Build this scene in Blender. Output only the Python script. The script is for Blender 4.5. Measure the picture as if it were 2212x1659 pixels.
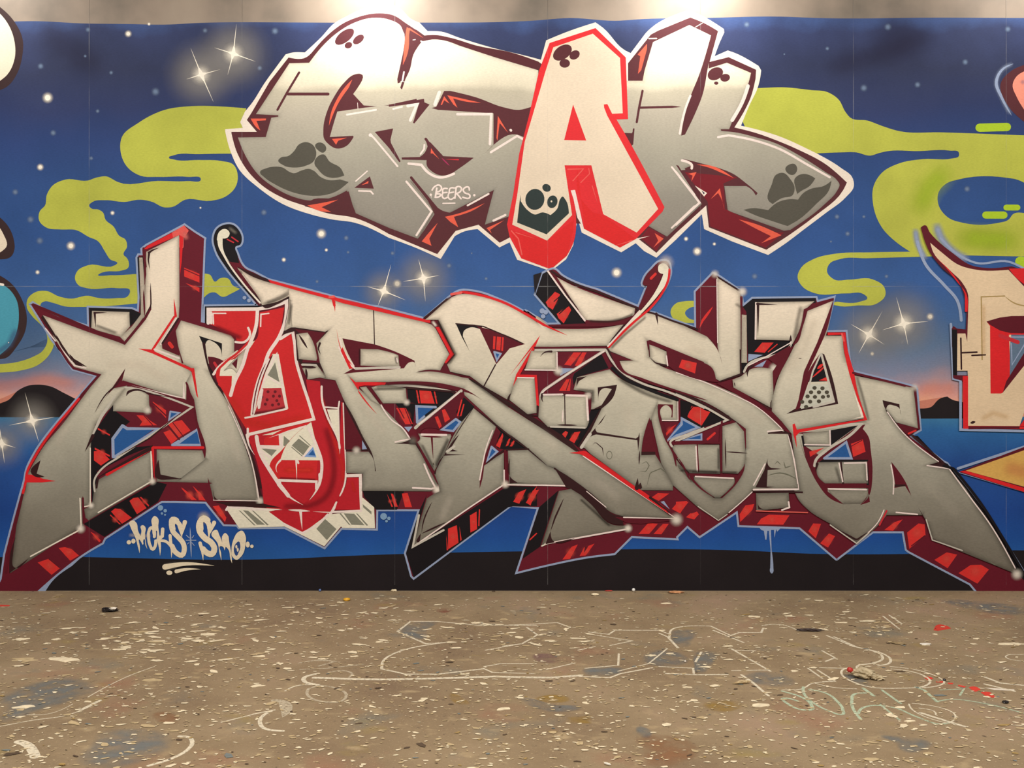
import bpy, math, random
from mathutils import Vector
from mathutils.geometry import delaunay_2d_cdt
random.seed(7)
for o in list(bpy.data.objects): bpy.data.objects.remove(o)
SC = bpy.context.scene; COL = SC.collection
MM = 0.001
# ---------------------------------------------------------------- camera
CAM_H, CAM_D = 1.654, 7.40
cam = bpy.data.cameras.new('camera'); co = bpy.data.objects.new('camera', cam); COL.objects.link(co)
co.location = (0, -CAM_D, CAM_H); co.rotation_euler = (math.radians(90), 0, 0)
cam.sensor_width = 36; cam.lens = 36*2000/2212; cam.clip_end = 100
SC.camera = co
# ---------------------------------------------------------------- world, exposure, lamps
w = bpy.data.worlds.new('world'); SC.world = w; w.use_nodes = True
bg = w.node_tree.nodes['Background']; bg.inputs[0].default_value = (1.0, .95, .88, 1); bg.inputs[1].default_value = .12
SC.view_settings.view_transform = 'Standard'; SC.view_settings.look = 'None'
SC.view_settings.exposure = 0; SC.view_settings.gamma = 1; SC.view_settings.use_curve_mapping = False
def area(name, loc, rot, sx, sy, power, col, spread=180):
    l = bpy.data.lights.new(name, 'AREA'); l.shape = 'RECTANGLE'; l.size = sx; l.size_y = sy
    l.energy = power; l.color = col; l.spread = math.radians(spread)
    o = bpy.data.objects.new(name, l); COL.objects.link(o); o.location = loc; o.rotation_euler = rot
    return o
WARM = (1.0, .90, .80)
# unseen fill lights added high over the viewer for even light
for lx in (-5.0, 0.0, 5.0):
    area('fill_light', (lx, -6.3, 5.3), (math.radians(42), 0, 0), 2.6, .6, 266, (1.0, .965, .92))
# wall-washer lamps under the roof, above the top edge of the picture
for px, e in ((-30, 11), (815, 25), (1495, 24), (2230, 10)):
    area('wall_lamp', ((px-1106)*.0037, -.48, 5.02), (math.radians(22), 0, 0), .5, .1, e, (1.0, .98, .94))

# ---------------------------------------------------------------- materials
def lin(c):
    c = c/255.0
    return c/12.92 if c <= .04045 else ((c+.055)/1.055)**2.4
def rgb(c, k=1.0): return (lin(c[0])*k, lin(c[1])*k, lin(c[2])*k, 1)
PAL = dict(
 SEA=(30,76,138), BLK=(30,24,26), HB=(190,120,100), PK=(232,148,128), DK=(46,40,62), SB=(74,104,144), GR=(174,176,70), GR2=(164,190,40),
 BRN=(56,38,38), CR=(226,208,184), CY=(74,150,170), W=(236,222,206), H=(142,154,180), H2=(120,150,180), MB=(84,40,44), SAL=(228,140,118),
 WH=(224,210,194), m=(82,38,42), P=(224,206,196), O=(214,88,66), R2=(186,44,52), MG=(150,40,80), BRs=(110,80,70), MAR=(96,22,36), DR=(112,24,34),
 D=(80,76,66), RA=(208,42,46), RB=(204,36,36), RP=(218,88,80), CRA=(214,196,172), DG=(42,52,50), WS=(232,220,204), K=(22,17,20), B2=(44,70,122), B=(38,84,142),
 S=(206,48,44), RSH=(226,82,70), RDM=(178,50,56), DRD=(100,26,34), M=(88,20,32), N=(50,24,25), LT=(226,214,196), GL=(188,180,166), WL=(226,206,198), RPs=(226,120,110), R=(206,34,38), RY=(196,38,40),
 DR2=(128,24,34), RB2=(178,30,40), RSs=(212,52,42), R2s=(206,44,38), CW=(220,212,190), RP2=(206,90,80), GM=(126,124,108), BL=(120,150,196),
 GMs=(110,104,94), K0=(34,28,28), DKs=(50,42,36), N0=(70,40,38), N3=(104,102,86), WS2=(228,214,196), GY=(190,188,172), D2=(74,68,56), CT=(222,206,178),
 WSs=(226,212,192), CRE=(214,188,154), SB2=(92,110,130), TN=(160,134,84), TNs=(214,180,130), OC=(204,160,84), SALs=(216,140,90),
 STW=(240,230,212), STB=(118,136,164), STG=(156,150,142),
 CHW=(226,212,184), CHG=(184,196,166), CHF=(200,184,156), BLS=(122,128,128), YES=(172,136,62), OGS=(158,112,78), PUS=(136,100,100), RDS=(146,76,64), RDP=(208,66,52), WHP=(226,212,192))
NAMES = dict(SEA='sea_blue', GR='lime_green', G='grey_fade', FU='white_fade', SKY='sky_blue')
MATS = {}
def base_nodes(name):
    m = bpy.data.materials.new(name); m.use_nodes = True
    nt = m.node_tree; b = nt.nodes['Principled BSDF']
    return m, nt, b
def noise(nt, scale, detail=3, loc=None):
    n = nt.nodes.new('ShaderNodeTexNoise'); n.inputs['Scale'].default_value = scale; n.inputs['Detail'].default_value = detail
    g = nt.nodes.new('ShaderNodeNewGeometry'); nt.links.new(g.outputs['Position'], n.inputs['Vector'])
    return n, g
def ramp(nt, stops):
    r = nt.nodes.new('ShaderNodeValToRGB'); e = r.color_ramp.elements
    while len(e) > 1: e.remove(e[-1])
    e[0].position = stops[0][0]; e[0].color = stops[0][1]
    for p, c in stops[1:]:
        x = e.new(p); x.color = c
    return r
def height(nt, g, lo, hi):
    s = nt.nodes.new('ShaderNodeSeparateXYZ'); nt.links.new(g.outputs['Position'], s.inputs[0])
    mr = nt.nodes.new('ShaderNodeMapRange'); mr.inputs['From Min'].default_value = lo; mr.inputs['From Max'].default_value = hi
    nt.links.new(s.outputs['Z'], mr.inputs['Value']); return mr
def zpx(y): return (1276.5-y)*.0037
def bump(nt, b, n, strength, dist=.002):
    bp = nt.nodes.new('ShaderNodeBump'); bp.inputs['Strength'].default_value = strength; bp.inputs['Distance'].default_value = dist
    nt.links.new(n.outputs['Fac'], bp.inputs['Height']); nt.links.new(bp.outputs['Normal'], b.inputs['Normal'])
# pigment fades that run with height on the wall (spray-can fades): y in picture rows -> colour
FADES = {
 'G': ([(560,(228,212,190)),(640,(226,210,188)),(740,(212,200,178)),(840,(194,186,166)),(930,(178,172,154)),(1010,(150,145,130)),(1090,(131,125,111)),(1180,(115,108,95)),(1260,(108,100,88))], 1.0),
 'FU': ([(30,(240,234,220)),(150,(222,212,188)),(182,(208,198,174)),(196,(180,171,150)),(240,(172,163,146)),(330,(160,154,138)),(420,(142,136,124)),(520,(132,125,115))], .6),
 'SKY': ([(40,(62,80,124)),(70,(52,60,94)),(150,(46,52,80)),(230,(44,54,92)),(300,(42,62,110)),(400,(44,73,124)),(520,(46,79,134)),(620,(54,88,142)),(700,(66,98,144)),(760,(90,114,146)),(800,(118,124,146)),(825,(160,136,144)),(848,(204,148,136)),(870,(222,158,130)),(905,(220,150,120))], 1.2),
 'SEA': ([(900,(58,112,150)),(930,(44,96,150)),(1000,(36,74,136)),(1100,(28,64,130)),(1160,(28,72,140)),(1205,(34,84,148))], 1.0)}
def paint(code, soft=False):
    key = code+('~' if soft else '')
    if key in MATS: return MATS[key]
    m, nt, b = base_nodes('paint_'+NAMES.get(code, code.lower())+('_spray' if soft else ''))
    L = nt.links
    n, g = noise(nt, 2.2, 4)
    n2, _ = noise(nt, 60, 2)
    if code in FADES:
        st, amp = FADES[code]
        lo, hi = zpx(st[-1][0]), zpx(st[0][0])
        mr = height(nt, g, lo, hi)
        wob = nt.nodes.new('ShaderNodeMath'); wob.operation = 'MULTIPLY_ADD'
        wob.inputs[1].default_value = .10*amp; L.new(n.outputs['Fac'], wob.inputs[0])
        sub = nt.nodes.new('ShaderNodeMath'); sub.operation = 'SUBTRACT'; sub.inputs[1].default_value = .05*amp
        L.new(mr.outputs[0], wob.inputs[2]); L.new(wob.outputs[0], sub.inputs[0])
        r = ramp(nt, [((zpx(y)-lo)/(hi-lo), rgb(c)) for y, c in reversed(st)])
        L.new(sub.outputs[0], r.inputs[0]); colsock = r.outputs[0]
    else:
        c = nt.nodes.new('ShaderNodeRGB'); c.outputs[0].default_value = rgb(PAL[code]); colsock = c.outputs[0]
    hs = nt.nodes.new('ShaderNodeHueSaturation'); L.new(colsock, hs.inputs['Color'])
    mv = nt.nodes.new('ShaderNodeMapRange'); mv.inputs['From Min'].default_value = .25; mv.inputs['From Max'].default_value = .75
    v = .16 if code in ('K','BLK','SEA','SKY','GR') else .07
    mv.inputs['To Min'].default_value = 1-v; mv.inputs['To Max'].default_value = 1+v
    L.new(n.outputs['Fac'], mv.inputs['Value']); L.new(mv.outputs[0], hs.inputs['Value'])
    n3, g3 = noise(nt, 1, 3); mp = nt.nodes.new('ShaderNodeMapping'); mp.inputs['Scale'].default_value = (45, 45, 130); L.new(g3.outputs['Position'], mp.inputs[0]); L.new(mp.outputs[0], n3.inputs['Vector'])
    h2 = nt.nodes.new('ShaderNodeHueSaturation'); L.new(hs.outputs[0], h2.inputs['Color'])
    m3 = nt.nodes.new('ShaderNodeMapRange'); m3.inputs['From Min'].default_value = .3; m3.inputs['From Max'].default_value = .7; m3.inputs['To Min'].default_value = .93; m3.inputs['To Max'].default_value = 1.07
    L.new(n3.outputs['Fac'], m3.inputs['Value']); L.new(m3.outputs[0], h2.inputs['Value'])
    L.new(h2.outputs[0], b.inputs['Base Color'])
    b.inputs['Roughness'].default_value = .62; b.inputs['Specular IOR Level'].default_value = .14
    bump(nt, b, n2, .12)
    if soft:
        a = nt.nodes.new('ShaderNodeAttribute'); a.attribute_name = 'spray'
        L.new(a.outputs['Fac'], b.inputs['Alpha'])
    if code in ('BLS', 'OGS', 'PUS', 'YES', 'RDS', 'CHG', 'CHW', 'CHF'):      # thin, scuffed coats on the asphalt
        n4, _ = noise(nt, 9 if code[0] != 'C' else 60, 6); ma = nt.nodes.new('ShaderNodeMapRange')
        ma.inputs['From Min'].default_value = .38 if code[0] != 'C' else .34; ma.inputs['From Max'].default_value = .62 if code[0] != 'C' else .5
        ma.inputs['To Min'].default_value = .15 if code[0] != 'C' else (.5 if code != 'CHF' else .2); ma.inputs['To Max'].default_value = .6 if code[0] != 'C' else (.95 if code != 'CHF' else .85)
        L.new(n4.outputs['Fac'], ma.inputs['Value'])
        if soft:
            mm = nt.nodes.new('ShaderNodeMath'); mm.operation = 'MULTIPLY'; L.new(ma.outputs[0], mm.inputs[0]); L.new(a.outputs['Fac'], mm.inputs[1]); L.new(mm.outputs[0], b.inputs['Alpha'])
        else: L.new(ma.outputs[0], b.inputs['Alpha'])
    MATS[key] = m; return m

# ---------------------------------------------------------------- path geometry (flat paint, millimetres on its surface)
def parse(toks):
    P = []
    for t in toks:
        s = t[0] == '~'; x, y = t.lstrip('~').split(','); P.append((float(x), float(y), s))
    return P
def flatten(P, closed, n=6):
    out = []; N = len(P); segs = N if closed else N-1
    def tan(i):
        if not closed and (i == 0 or i == N-1):
            return None
        a = P[(i-1) % N]; c = P[(i+1) % N]; p = P[i]
        d1 = math.hypot(p[0]-a[0], p[1]-a[1])+1e-6; d2 = math.hypot(c[0]-p[0], c[1]-p[1])+1e-6
        ux = (p[0]-a[0])/d1*d2+(c[0]-p[0])/d2*d1; uy = (p[1]-a[1])/d1*d2+(c[1]-p[1])/d2*d1
        l = math.hypot(ux, uy)+1e-9
        return ux/l, uy/l
    for i in range(segs):
        a = P[i]; b = P[(i+1) % N]
        out.append((a[0], a[1]))
        if not (a[2] or b[2]): continue
        d = math.hypot(b[0]-a[0], b[1]-a[1])
        ta = tan(i) if a[2] else None; tb = tan((i+1) % N) if b[2] else None
        k = d/3
        if ta: c1 = (a[0]+ta[0]*k, a[1]+ta[1]*k)
        if tb: c2 = (b[0]-tb[0]*k, b[1]-tb[1]*k)
        if not ta and not tb: continue
        if not ta: c1 = (a[0]+(c2[0]-a[0])*.5, a[1]+(c2[1]-a[1])*.5)
        if not tb: c2 = (b[0]+(c1[0]-b[0])*.5, b[1]+(c1[1]-b[1])*.5)
        m = max(3, min(n, int(d/12)))
        for j in range(1, m):
            t = j/m; q = 1-t
            out.append((q**3*a[0]+3*q*q*t*c1[0]+3*q*t*t*c2[0]+t**3*b[0], q**3*a[1]+3*q*q*t*c1[1]+3*q*t*t*c2[1]+t**3*b[1]))
    if not closed: out.append((P[-1][0], P[-1][1]))
    r = [out[0]]
    for p in out[1:]:
        if math.hypot(p[0]-r[-1][0], p[1]-r[-1][1]) > .5: r.append(p)
    if closed and len(r) > 3 and math.hypot(r[0][0]-r[-1][0], r[0][1]-r[-1][1]) < .5: r.pop()
    return r
def disc(x, y, rx, ry=None, rot=0, n=12):
    ry = rx if ry is None else ry; c, s = math.cos(rot), math.sin(rot); o = []
    for i in range(n):
        a = 2*math.pi*i/n; u, v = rx*math.cos(a), ry*math.sin(a); o.append((x+u*c-v*s, y+u*s+v*c))
    return o
def shape(line):
    """one line of the drawing -> (code, soft, verts[(x,y)], alphas, faces)"""
    t = line.split(); k, code = t[0], t[1]; V, A, Fc = [], [], []
    def addpoly(pts):
        n = len(pts); b = len(V)
        r = delaunay_2d_cdt([Vector(p[:2]) for p in pts], [(i, (i+1) % n) for i in range(n)], [], 0, .01)
        V.extend([(p[0], p[1]) for p in r[0]])
        for tri in r[2]:                       # keep what the outline winds around (non-zero rule)
            cx = sum(r[0][i][0] for i in tri)/3; cy = sum(r[0][i][1] for i in tri)/3; wn = 0
            for i in range(n):
                p, q = pts[i], pts[(i+1) % n]
                if (p[1] <= cy) != (q[1] <= cy):
                    t = (cy-p[1])/(q[1]-p[1]); x = p[0]+t*(q[0]-p[0])
                    if x > cx: wn += 1 if q[1] > p[1] else -1
            if wn: Fc.append([b+i for i in tri])
    if k == 'f': addpoly(flatten(parse(t[2:]), True)); return code, False, V, A, Fc
    if k == 'r':                                # airbrushed rim, dark at the outline and fading inwards
        P = flatten(parse(t[4:]), True, 5); n = len(P); W = float(t[2]); al = float(t[3])
        sg = 1 if sum(P[i][0]*P[(i+1) % n][1]-P[(i+1) % n][0]*P[i][1] for i in range(n)) > 0 else -1
        lanes = ((0, 1), (.25, .62), (.55, .25), (1, 0))
        for i in range(n):
            a, p, c = P[i-1], P[i], P[(i+1) % n]
            l1 = math.hypot(p[0]-a[0], p[1]-a[1]) or 1; l2 = math.hypot(c[0]-p[0], c[1]-p[1]) or 1
            d0 = ((p[0]-a[0])/l1, (p[1]-a[1])/l1); d1 = ((c[0]-p[0])/l2, (c[1]-p[1])/l2)
            nx, ny = -(d0[1]+d1[1])*sg, (d0[0]+d1[0])*sg; l = math.hypot(nx, ny) or 1; nx /= l; ny /= l
            q = max(.6, abs(nx*d1[1]-ny*d1[0])); w_ = min(W/q, 1.2*max(l1, l2))
            for f, a_ in lanes: V.append((p[0]+nx*w_*f, p[1]+ny*w_*f)); A.append(a_*al)
        for i in range(n):
            a, b = i*4, ((i+1) % n)*4
            for q in range(3): Fc.append([a+q, b+q, b+q+1, a+q+1])
        return code, True, V, A, Fc
    if k == 'h':                                # thin coat with feathered edge
        P = flatten(parse(t[2:]), True); n = len(P); cx = sum(p[0] for p in P)/n; cy = sum(p[1] for p in P)/n
        V.append((cx, cy)); A.append(1)
        for f, a in ((.6, 1), (.85, .75), (1.12, 0)):
            b = len(V)
            for p in P: V.append((cx+(p[0]-cx)*f, cy+(p[1]-cy)*f)); A.append(a)
            for i in range(n):
                j = (i+1) % n
                Fc.append([0, b+i, b+j] if b == 1 else [b-n+i, b+i, b+j, b-n+j])
        return code, True, V, A, Fc
    if k == 'e':
        P = parse(t[5:])[0]; addpoly(disc(P[0], P[1], float(t[2]), float(t[3]), -math.radians(float(t[4])), 24)); return code, False, V, A, Fc
    if k == 'b':
        P = parse(t[4:])[0]; R = float(t[2]); al = float(t[3]); n = 28
        prof = [(0, 1), (.2, .93), (.4, .7), (.6, .38), (.8, .12), (1, 0)]
        V.append((P[0], P[1])); A.append(al)
        for q, (f, a) in enumerate(prof[1:]):
            b = len(V)
            for i in range(n):
                an = 2*math.pi*i/n; V.append((P[0]+R*f*math.cos(an), P[1]+R*f*math.sin(an))); A.append(a*al)
            for i in range(n):
                j = (i+1) % n
                if q == 0: Fc.append([0, b+i, b+j])
                else: Fc.append([b-n+i, b+i, b+j, b-n+j])
        return code, True, V, A, Fc
    if k == 'g':
        P = flatten(parse(t[4:]), False, 8); W = float(t[2])/2; al = float(t[3])
    else:
        P = flatten(parse(t[3:]), k == 'o', 8); W = float(t[2])/2; al = 1
    closed = k == 'o'; N = len(P)
    if N == 1: P = [P[0], (P[0][0]+1, P[0][1])]; N = 2
    L = [0]
    for i in range(1, N): L.append(L[-1]+math.hypot(P[i][0]-P[i-1][0], P[i][1]-P[i-1][1]))
    tot = L[-1] or 1
    if k in 'tug':
        # resample finely so tapers are smooth
        Q = []; m = max(8, min(24, int(tot/20)))
        for i in range(m+1):
            d = tot*i/m; j = 0
            while j < N-2 and L[j+1] < d: j += 1
            f = (d-L[j])/max(1e-6, L[j+1]-L[j]); Q.append((P[j][0]+(P[j+1][0]-P[j][0])*f, P[j][1]+(P[j+1][1]-P[j][1])*f))
        P = Q; N = len(P); L = [tot*i/m for i in range(N)]
    def wd(i):
        s = L[i]/tot
        if k == 'u': return W*max(.04, max(0, 1-s)**.8)
        if k == 't': return W*max(.05, max(0, math.sin(math.pi*min(1, max(0, s))))**.7)
        return W
    D = []
    for i in range(N if closed else N-1):
        a, b = P[i], P[(i+1) % N]; l = math.hypot(b[0]-a[0], b[1]-a[1]) or 1; D.append(((b[0]-a[0])/l, (b[1]-a[1])/l))
    rows = []
    lanes = (-1, -.6, -.3, 0, .3, .6, 1) if k == 'g' else (-1, 1)
    la = (0, .3, .8, 1, .8, .3, 0)
    left, right = [], []
    for i in range(N):
        d0 = D[i-1] if (i > 0 or closed) else D[0]; d1 = D[i] if i < len(D) else D[-1]
        nx, ny = -(d0[1]+d1[1]), d0[0]+d1[0]; l = math.hypot(nx, ny) or 1; nx /= l; ny /= l
        c = max(.45, nx*-d1[1]+ny*d1[0]); r = wd(i)/c
        if k in 'stu':
            left.append((P[i][0]+nx*r, P[i][1]+ny*r)); right.append((P[i][0]-nx*r, P[i][1]-ny*r)); continue
        rows.append(len(V))
        for q, s in enumerate(lanes):
            V.append((P[i][0]+nx*r*s, P[i][1]+ny*r*s))
            if k == 'g': A.append(la[q]*al*min(1, min(L[i], tot-L[i])/min(W*1.2, tot*.3)))
    if k in 'stu':
        def cap(p, d, r):
            a = math.atan2(d[1], d[0]); return [(p[0]+r*math.cos(a+math.pi/2-math.pi*j/6), p[1]+r*math.sin(a+math.pi/2-math.pi*j/6)) for j in range(1, 6)]
        ring = list(left)
        if k == 's': ring += cap(P[-1], D[-1], W)
        ring += right[::-1]
        if k in 'su': ring += cap(P[0], (-D[0][0], -D[0][1]), wd(0))
        addpoly(ring)
    M = len(lanes)
    if k in 'go':
        for i in range(N if closed else N-1):
            a, b = rows[i], rows[(i+1) % N]
            for q in range(M-1): Fc.append([a+q, b+q, b+q+1, a+q+1])
    if k != 'g': A = []
    return code, k == 'g', V, A, Fc

class Layers:
    """gives every coat of paint the lowest level that lies above all coats it crosses"""
    def __init__(s): s.cells = {}
    def level(s, V, size=90):
        x0, x1 = min(v[0] for v in V), max(v[0] for v in V); y0, y1 = min(v[1] for v in V), max(v[1] for v in V)
        ks = [(i, j) for i in range(int(x0//size), int(x1//size)+1) for j in range(int(y0//size), int(y1//size)+1)]
        l = 1+max([s.cells.get(k, 0) for k in ks])
        for k in ks: s.cells[k] = l
        return l
STEP = .00005
def build_part(name, shapes, to3d, layers, parent, label=None, off=(0, 0, 0), first=False):
    V, Fc, mi, al, mats, idx = [], [], [], [], [], {}
    for ln in shapes:
        code, soft, v, a, f = shape(ln)
        if not f: continue
        lv = layers.level(v)
        m = paint(code, soft)
        if m.name not in idx: idx[m.name] = len(mats); mats.append(m)
        b = len(V)
        for p in v: q = to3d(p[0], p[1], lv); V.append((q[0]-off[0], q[1]-off[1], q[2]-off[2]))
        al.extend(a if soft else [1]*len(v))
        for t in f: Fc.append([b+i for i in t]); mi.append(idx[m.name])
    me = bpy.data.meshes.new(name); me.from_pydata(V, [], Fc)
    for m in mats: me.materials.append(m)
    me.polygons.foreach_set('material_index', mi)
    at = me.attributes.new('spray', 'FLOAT', 'POINT'); at.data.foreach_set('value', al)
    me.update()
    # all faces look away from their surface
    ref = Vector(to3d(0, 0, 100))-Vector(to3d(0, 0, 0))
    flip = [p for p in me.polygons if p.normal.dot(ref) < 0]
    if flip:
        import bmesh
        bm = bmesh.new(); bm.from_mesh(me); bm.faces.ensure_lookup_table()
        bmesh.ops.reverse_faces(bm, faces=[bm.faces[p.index] for p in flip]); bm.to_mesh(me); bm.free()
    o = bpy.data.objects.new(name, me); COL.objects.link(o)
    if parent: o.parent = parent
    if label: o['label'] = label
    return o

# ---------------------------------------------------------------- setting: wall of boards, floor, roof
def mat_board():
    m, nt, b = base_nodes('bare_board')
    n, g = noise(nt, 1.4, 6); n2, _ = noise(nt, 40, 4)
    r = ramp(nt, [(.3, rgb((106, 96, 84))), (.5, rgb((142, 126, 110))), (.7, rgb((158, 142, 124)))])
    nt.links.new(n.outputs['Fac'], r.inputs[0]); nt.links.new(r.outputs[0], b.inputs['Base Color'])
    b.inputs['Roughness'].default_value = .7; bump(nt, b, n2, .2); return m
def mat_floor():
    m, nt, b = base_nodes('paint_spattered_asphalt'); L = nt.links
    n, g = noise(nt, .9, 8); n.inputs['Roughness'].default_value = .65
    r = ramp(nt, [(.3, rgb((122, 99, 74))), (.45, rgb((138, 116, 86))), (.55, rgb((148, 126, 95))), (.7, rgb((160, 132, 106)))])
    L.new(n.outputs['Fac'], r.inputs[0])
    def layer(prev, scale, lo, hi, col, sx=1, seed=0):
        mp = nt.nodes.new('ShaderNodeMapping'); mp.inputs['Scale'].default_value = (scale*sx, scale, scale); mp.inputs['Location'].default_value = (seed, seed*2, 0)
        L.new(g.outputs['Position'], mp.inputs[0])
        t = nt.nodes.new('ShaderNodeTexNoise'); t.inputs['Scale'].default_value = 1; t.inputs['Detail'].default_value = 5; L.new(mp.outputs[0], t.inputs['Vector'])
        mr = nt.nodes.new('ShaderNodeMapRange'); mr.inputs['From Min'].default_value = lo; mr.inputs['From Max'].default_value = hi; L.new(t.outputs['Fac'], mr.inputs['Value'])
        mx = nt.nodes.new('ShaderNodeMix'); mx.data_type = 'RGBA'; L.new(mr.outputs[0], mx.inputs[0]); L.new(prev, mx.inputs[6]); mx.inputs[7].default_value = rgb(col); return mx.outputs[2]
    c = r.outputs[0]
    c = layer(c, 2.2, .60, .80, (112, 110, 98), 1, 3)
    c = layer(c, 1.6, .60, .78, (150, 104, 78), 1, 9)
    c = layer(c, 3.0, .64, .80, (150, 128, 66), .8, 17)
    c = layer(c, 9.0, .60, .76, (176, 152, 114), .7, 23)
    c = layer(c, 26., .64, .74, (92, 74, 56), 1, 31)
    c = layer(c, 45., .66, .72, (190, 168, 128), .8, 37)
    c = layer(c, 120., .62, .70, (176, 154, 120), .8, 41)
    L.new(c, b.inputs['Base Color']); b.inputs['Roughness'].default_value = .72
    n2, _ = noise(nt, 90, 5); bump(nt, b, n2, .55, .004); return m
def box(bmv, bmf, x0, x1, y0, y1, z0, z1):
    b = len(bmv); bmv += [(x, y, z) for x in (x0, x1) for y in (y0, y1) for z in (z0, z1)]
    for f in ((0, 1, 3, 2), (4, 6, 7, 5), (0, 4, 5, 1), (2, 3, 7, 6), (0, 2, 6, 4), (1, 5, 7, 3)): bmf.append([b+i for i in f])
def mesh_obj(name, V, Fc, mat, parent=None, smooth=False):
    me = bpy.data.meshes.new(name); me.from_pydata(V, [], Fc); me.materials.append(mat); me.update()
    if smooth: me.polygons.foreach_set('use_smooth', [True]*len(me.polygons))
    o = bpy.data.objects.new(name, me); COL.objects.link(o); o.parent = parent; return o
BOARD = mat_board(); FLOOR = mat_floor()
V, Fc = [], []; box(V, Fc, -6.4, 6.4, .018, .16, -.02, 5.6)
wall = mesh_obj('wall_back', V, Fc, BOARD); wall['kind'] = 'structure'
PX = .0037; cols = [(193+330*k-1106)*PX for k in range(-3, 9)]
for i in range(len(cols)-1):
    for z0, z1 in ((0, 2.432), (2.435, 4.870), (4.873, 5.6)):
        V, Fc = [], []; box(V, Fc, cols[i]+.001, cols[i+1]-.001, 0, .018, z0, z1)
        mesh_obj('wall_panel', V, Fc, BOARD, wall)
V, Fc = [], []; box(V, Fc, -6.4, 6.4, -9.5, .16, -.1, 0); floor = mesh_obj('floor', V, Fc, FLOOR); floor['kind'] = 'structure'
m, nt, b = base_nodes('sooty_roof'); n, g = noise(nt, 2, 4); r = ramp(nt, [(.3, rgb((70, 62, 54))), (.7, rgb((104, 92, 80)))]); nt.links.new(n.outputs['Fac'], r.inputs[0]); nt.links.new(r.outputs[0], b.inputs['Base Color'])
V, Fc = [], []; box(V, Fc, -6.4, 6.4, -9.5, .16, 5.6, 5.75); ceiling = mesh_obj('ceiling', V, Fc, m); ceiling['kind'] = 'structure'

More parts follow.
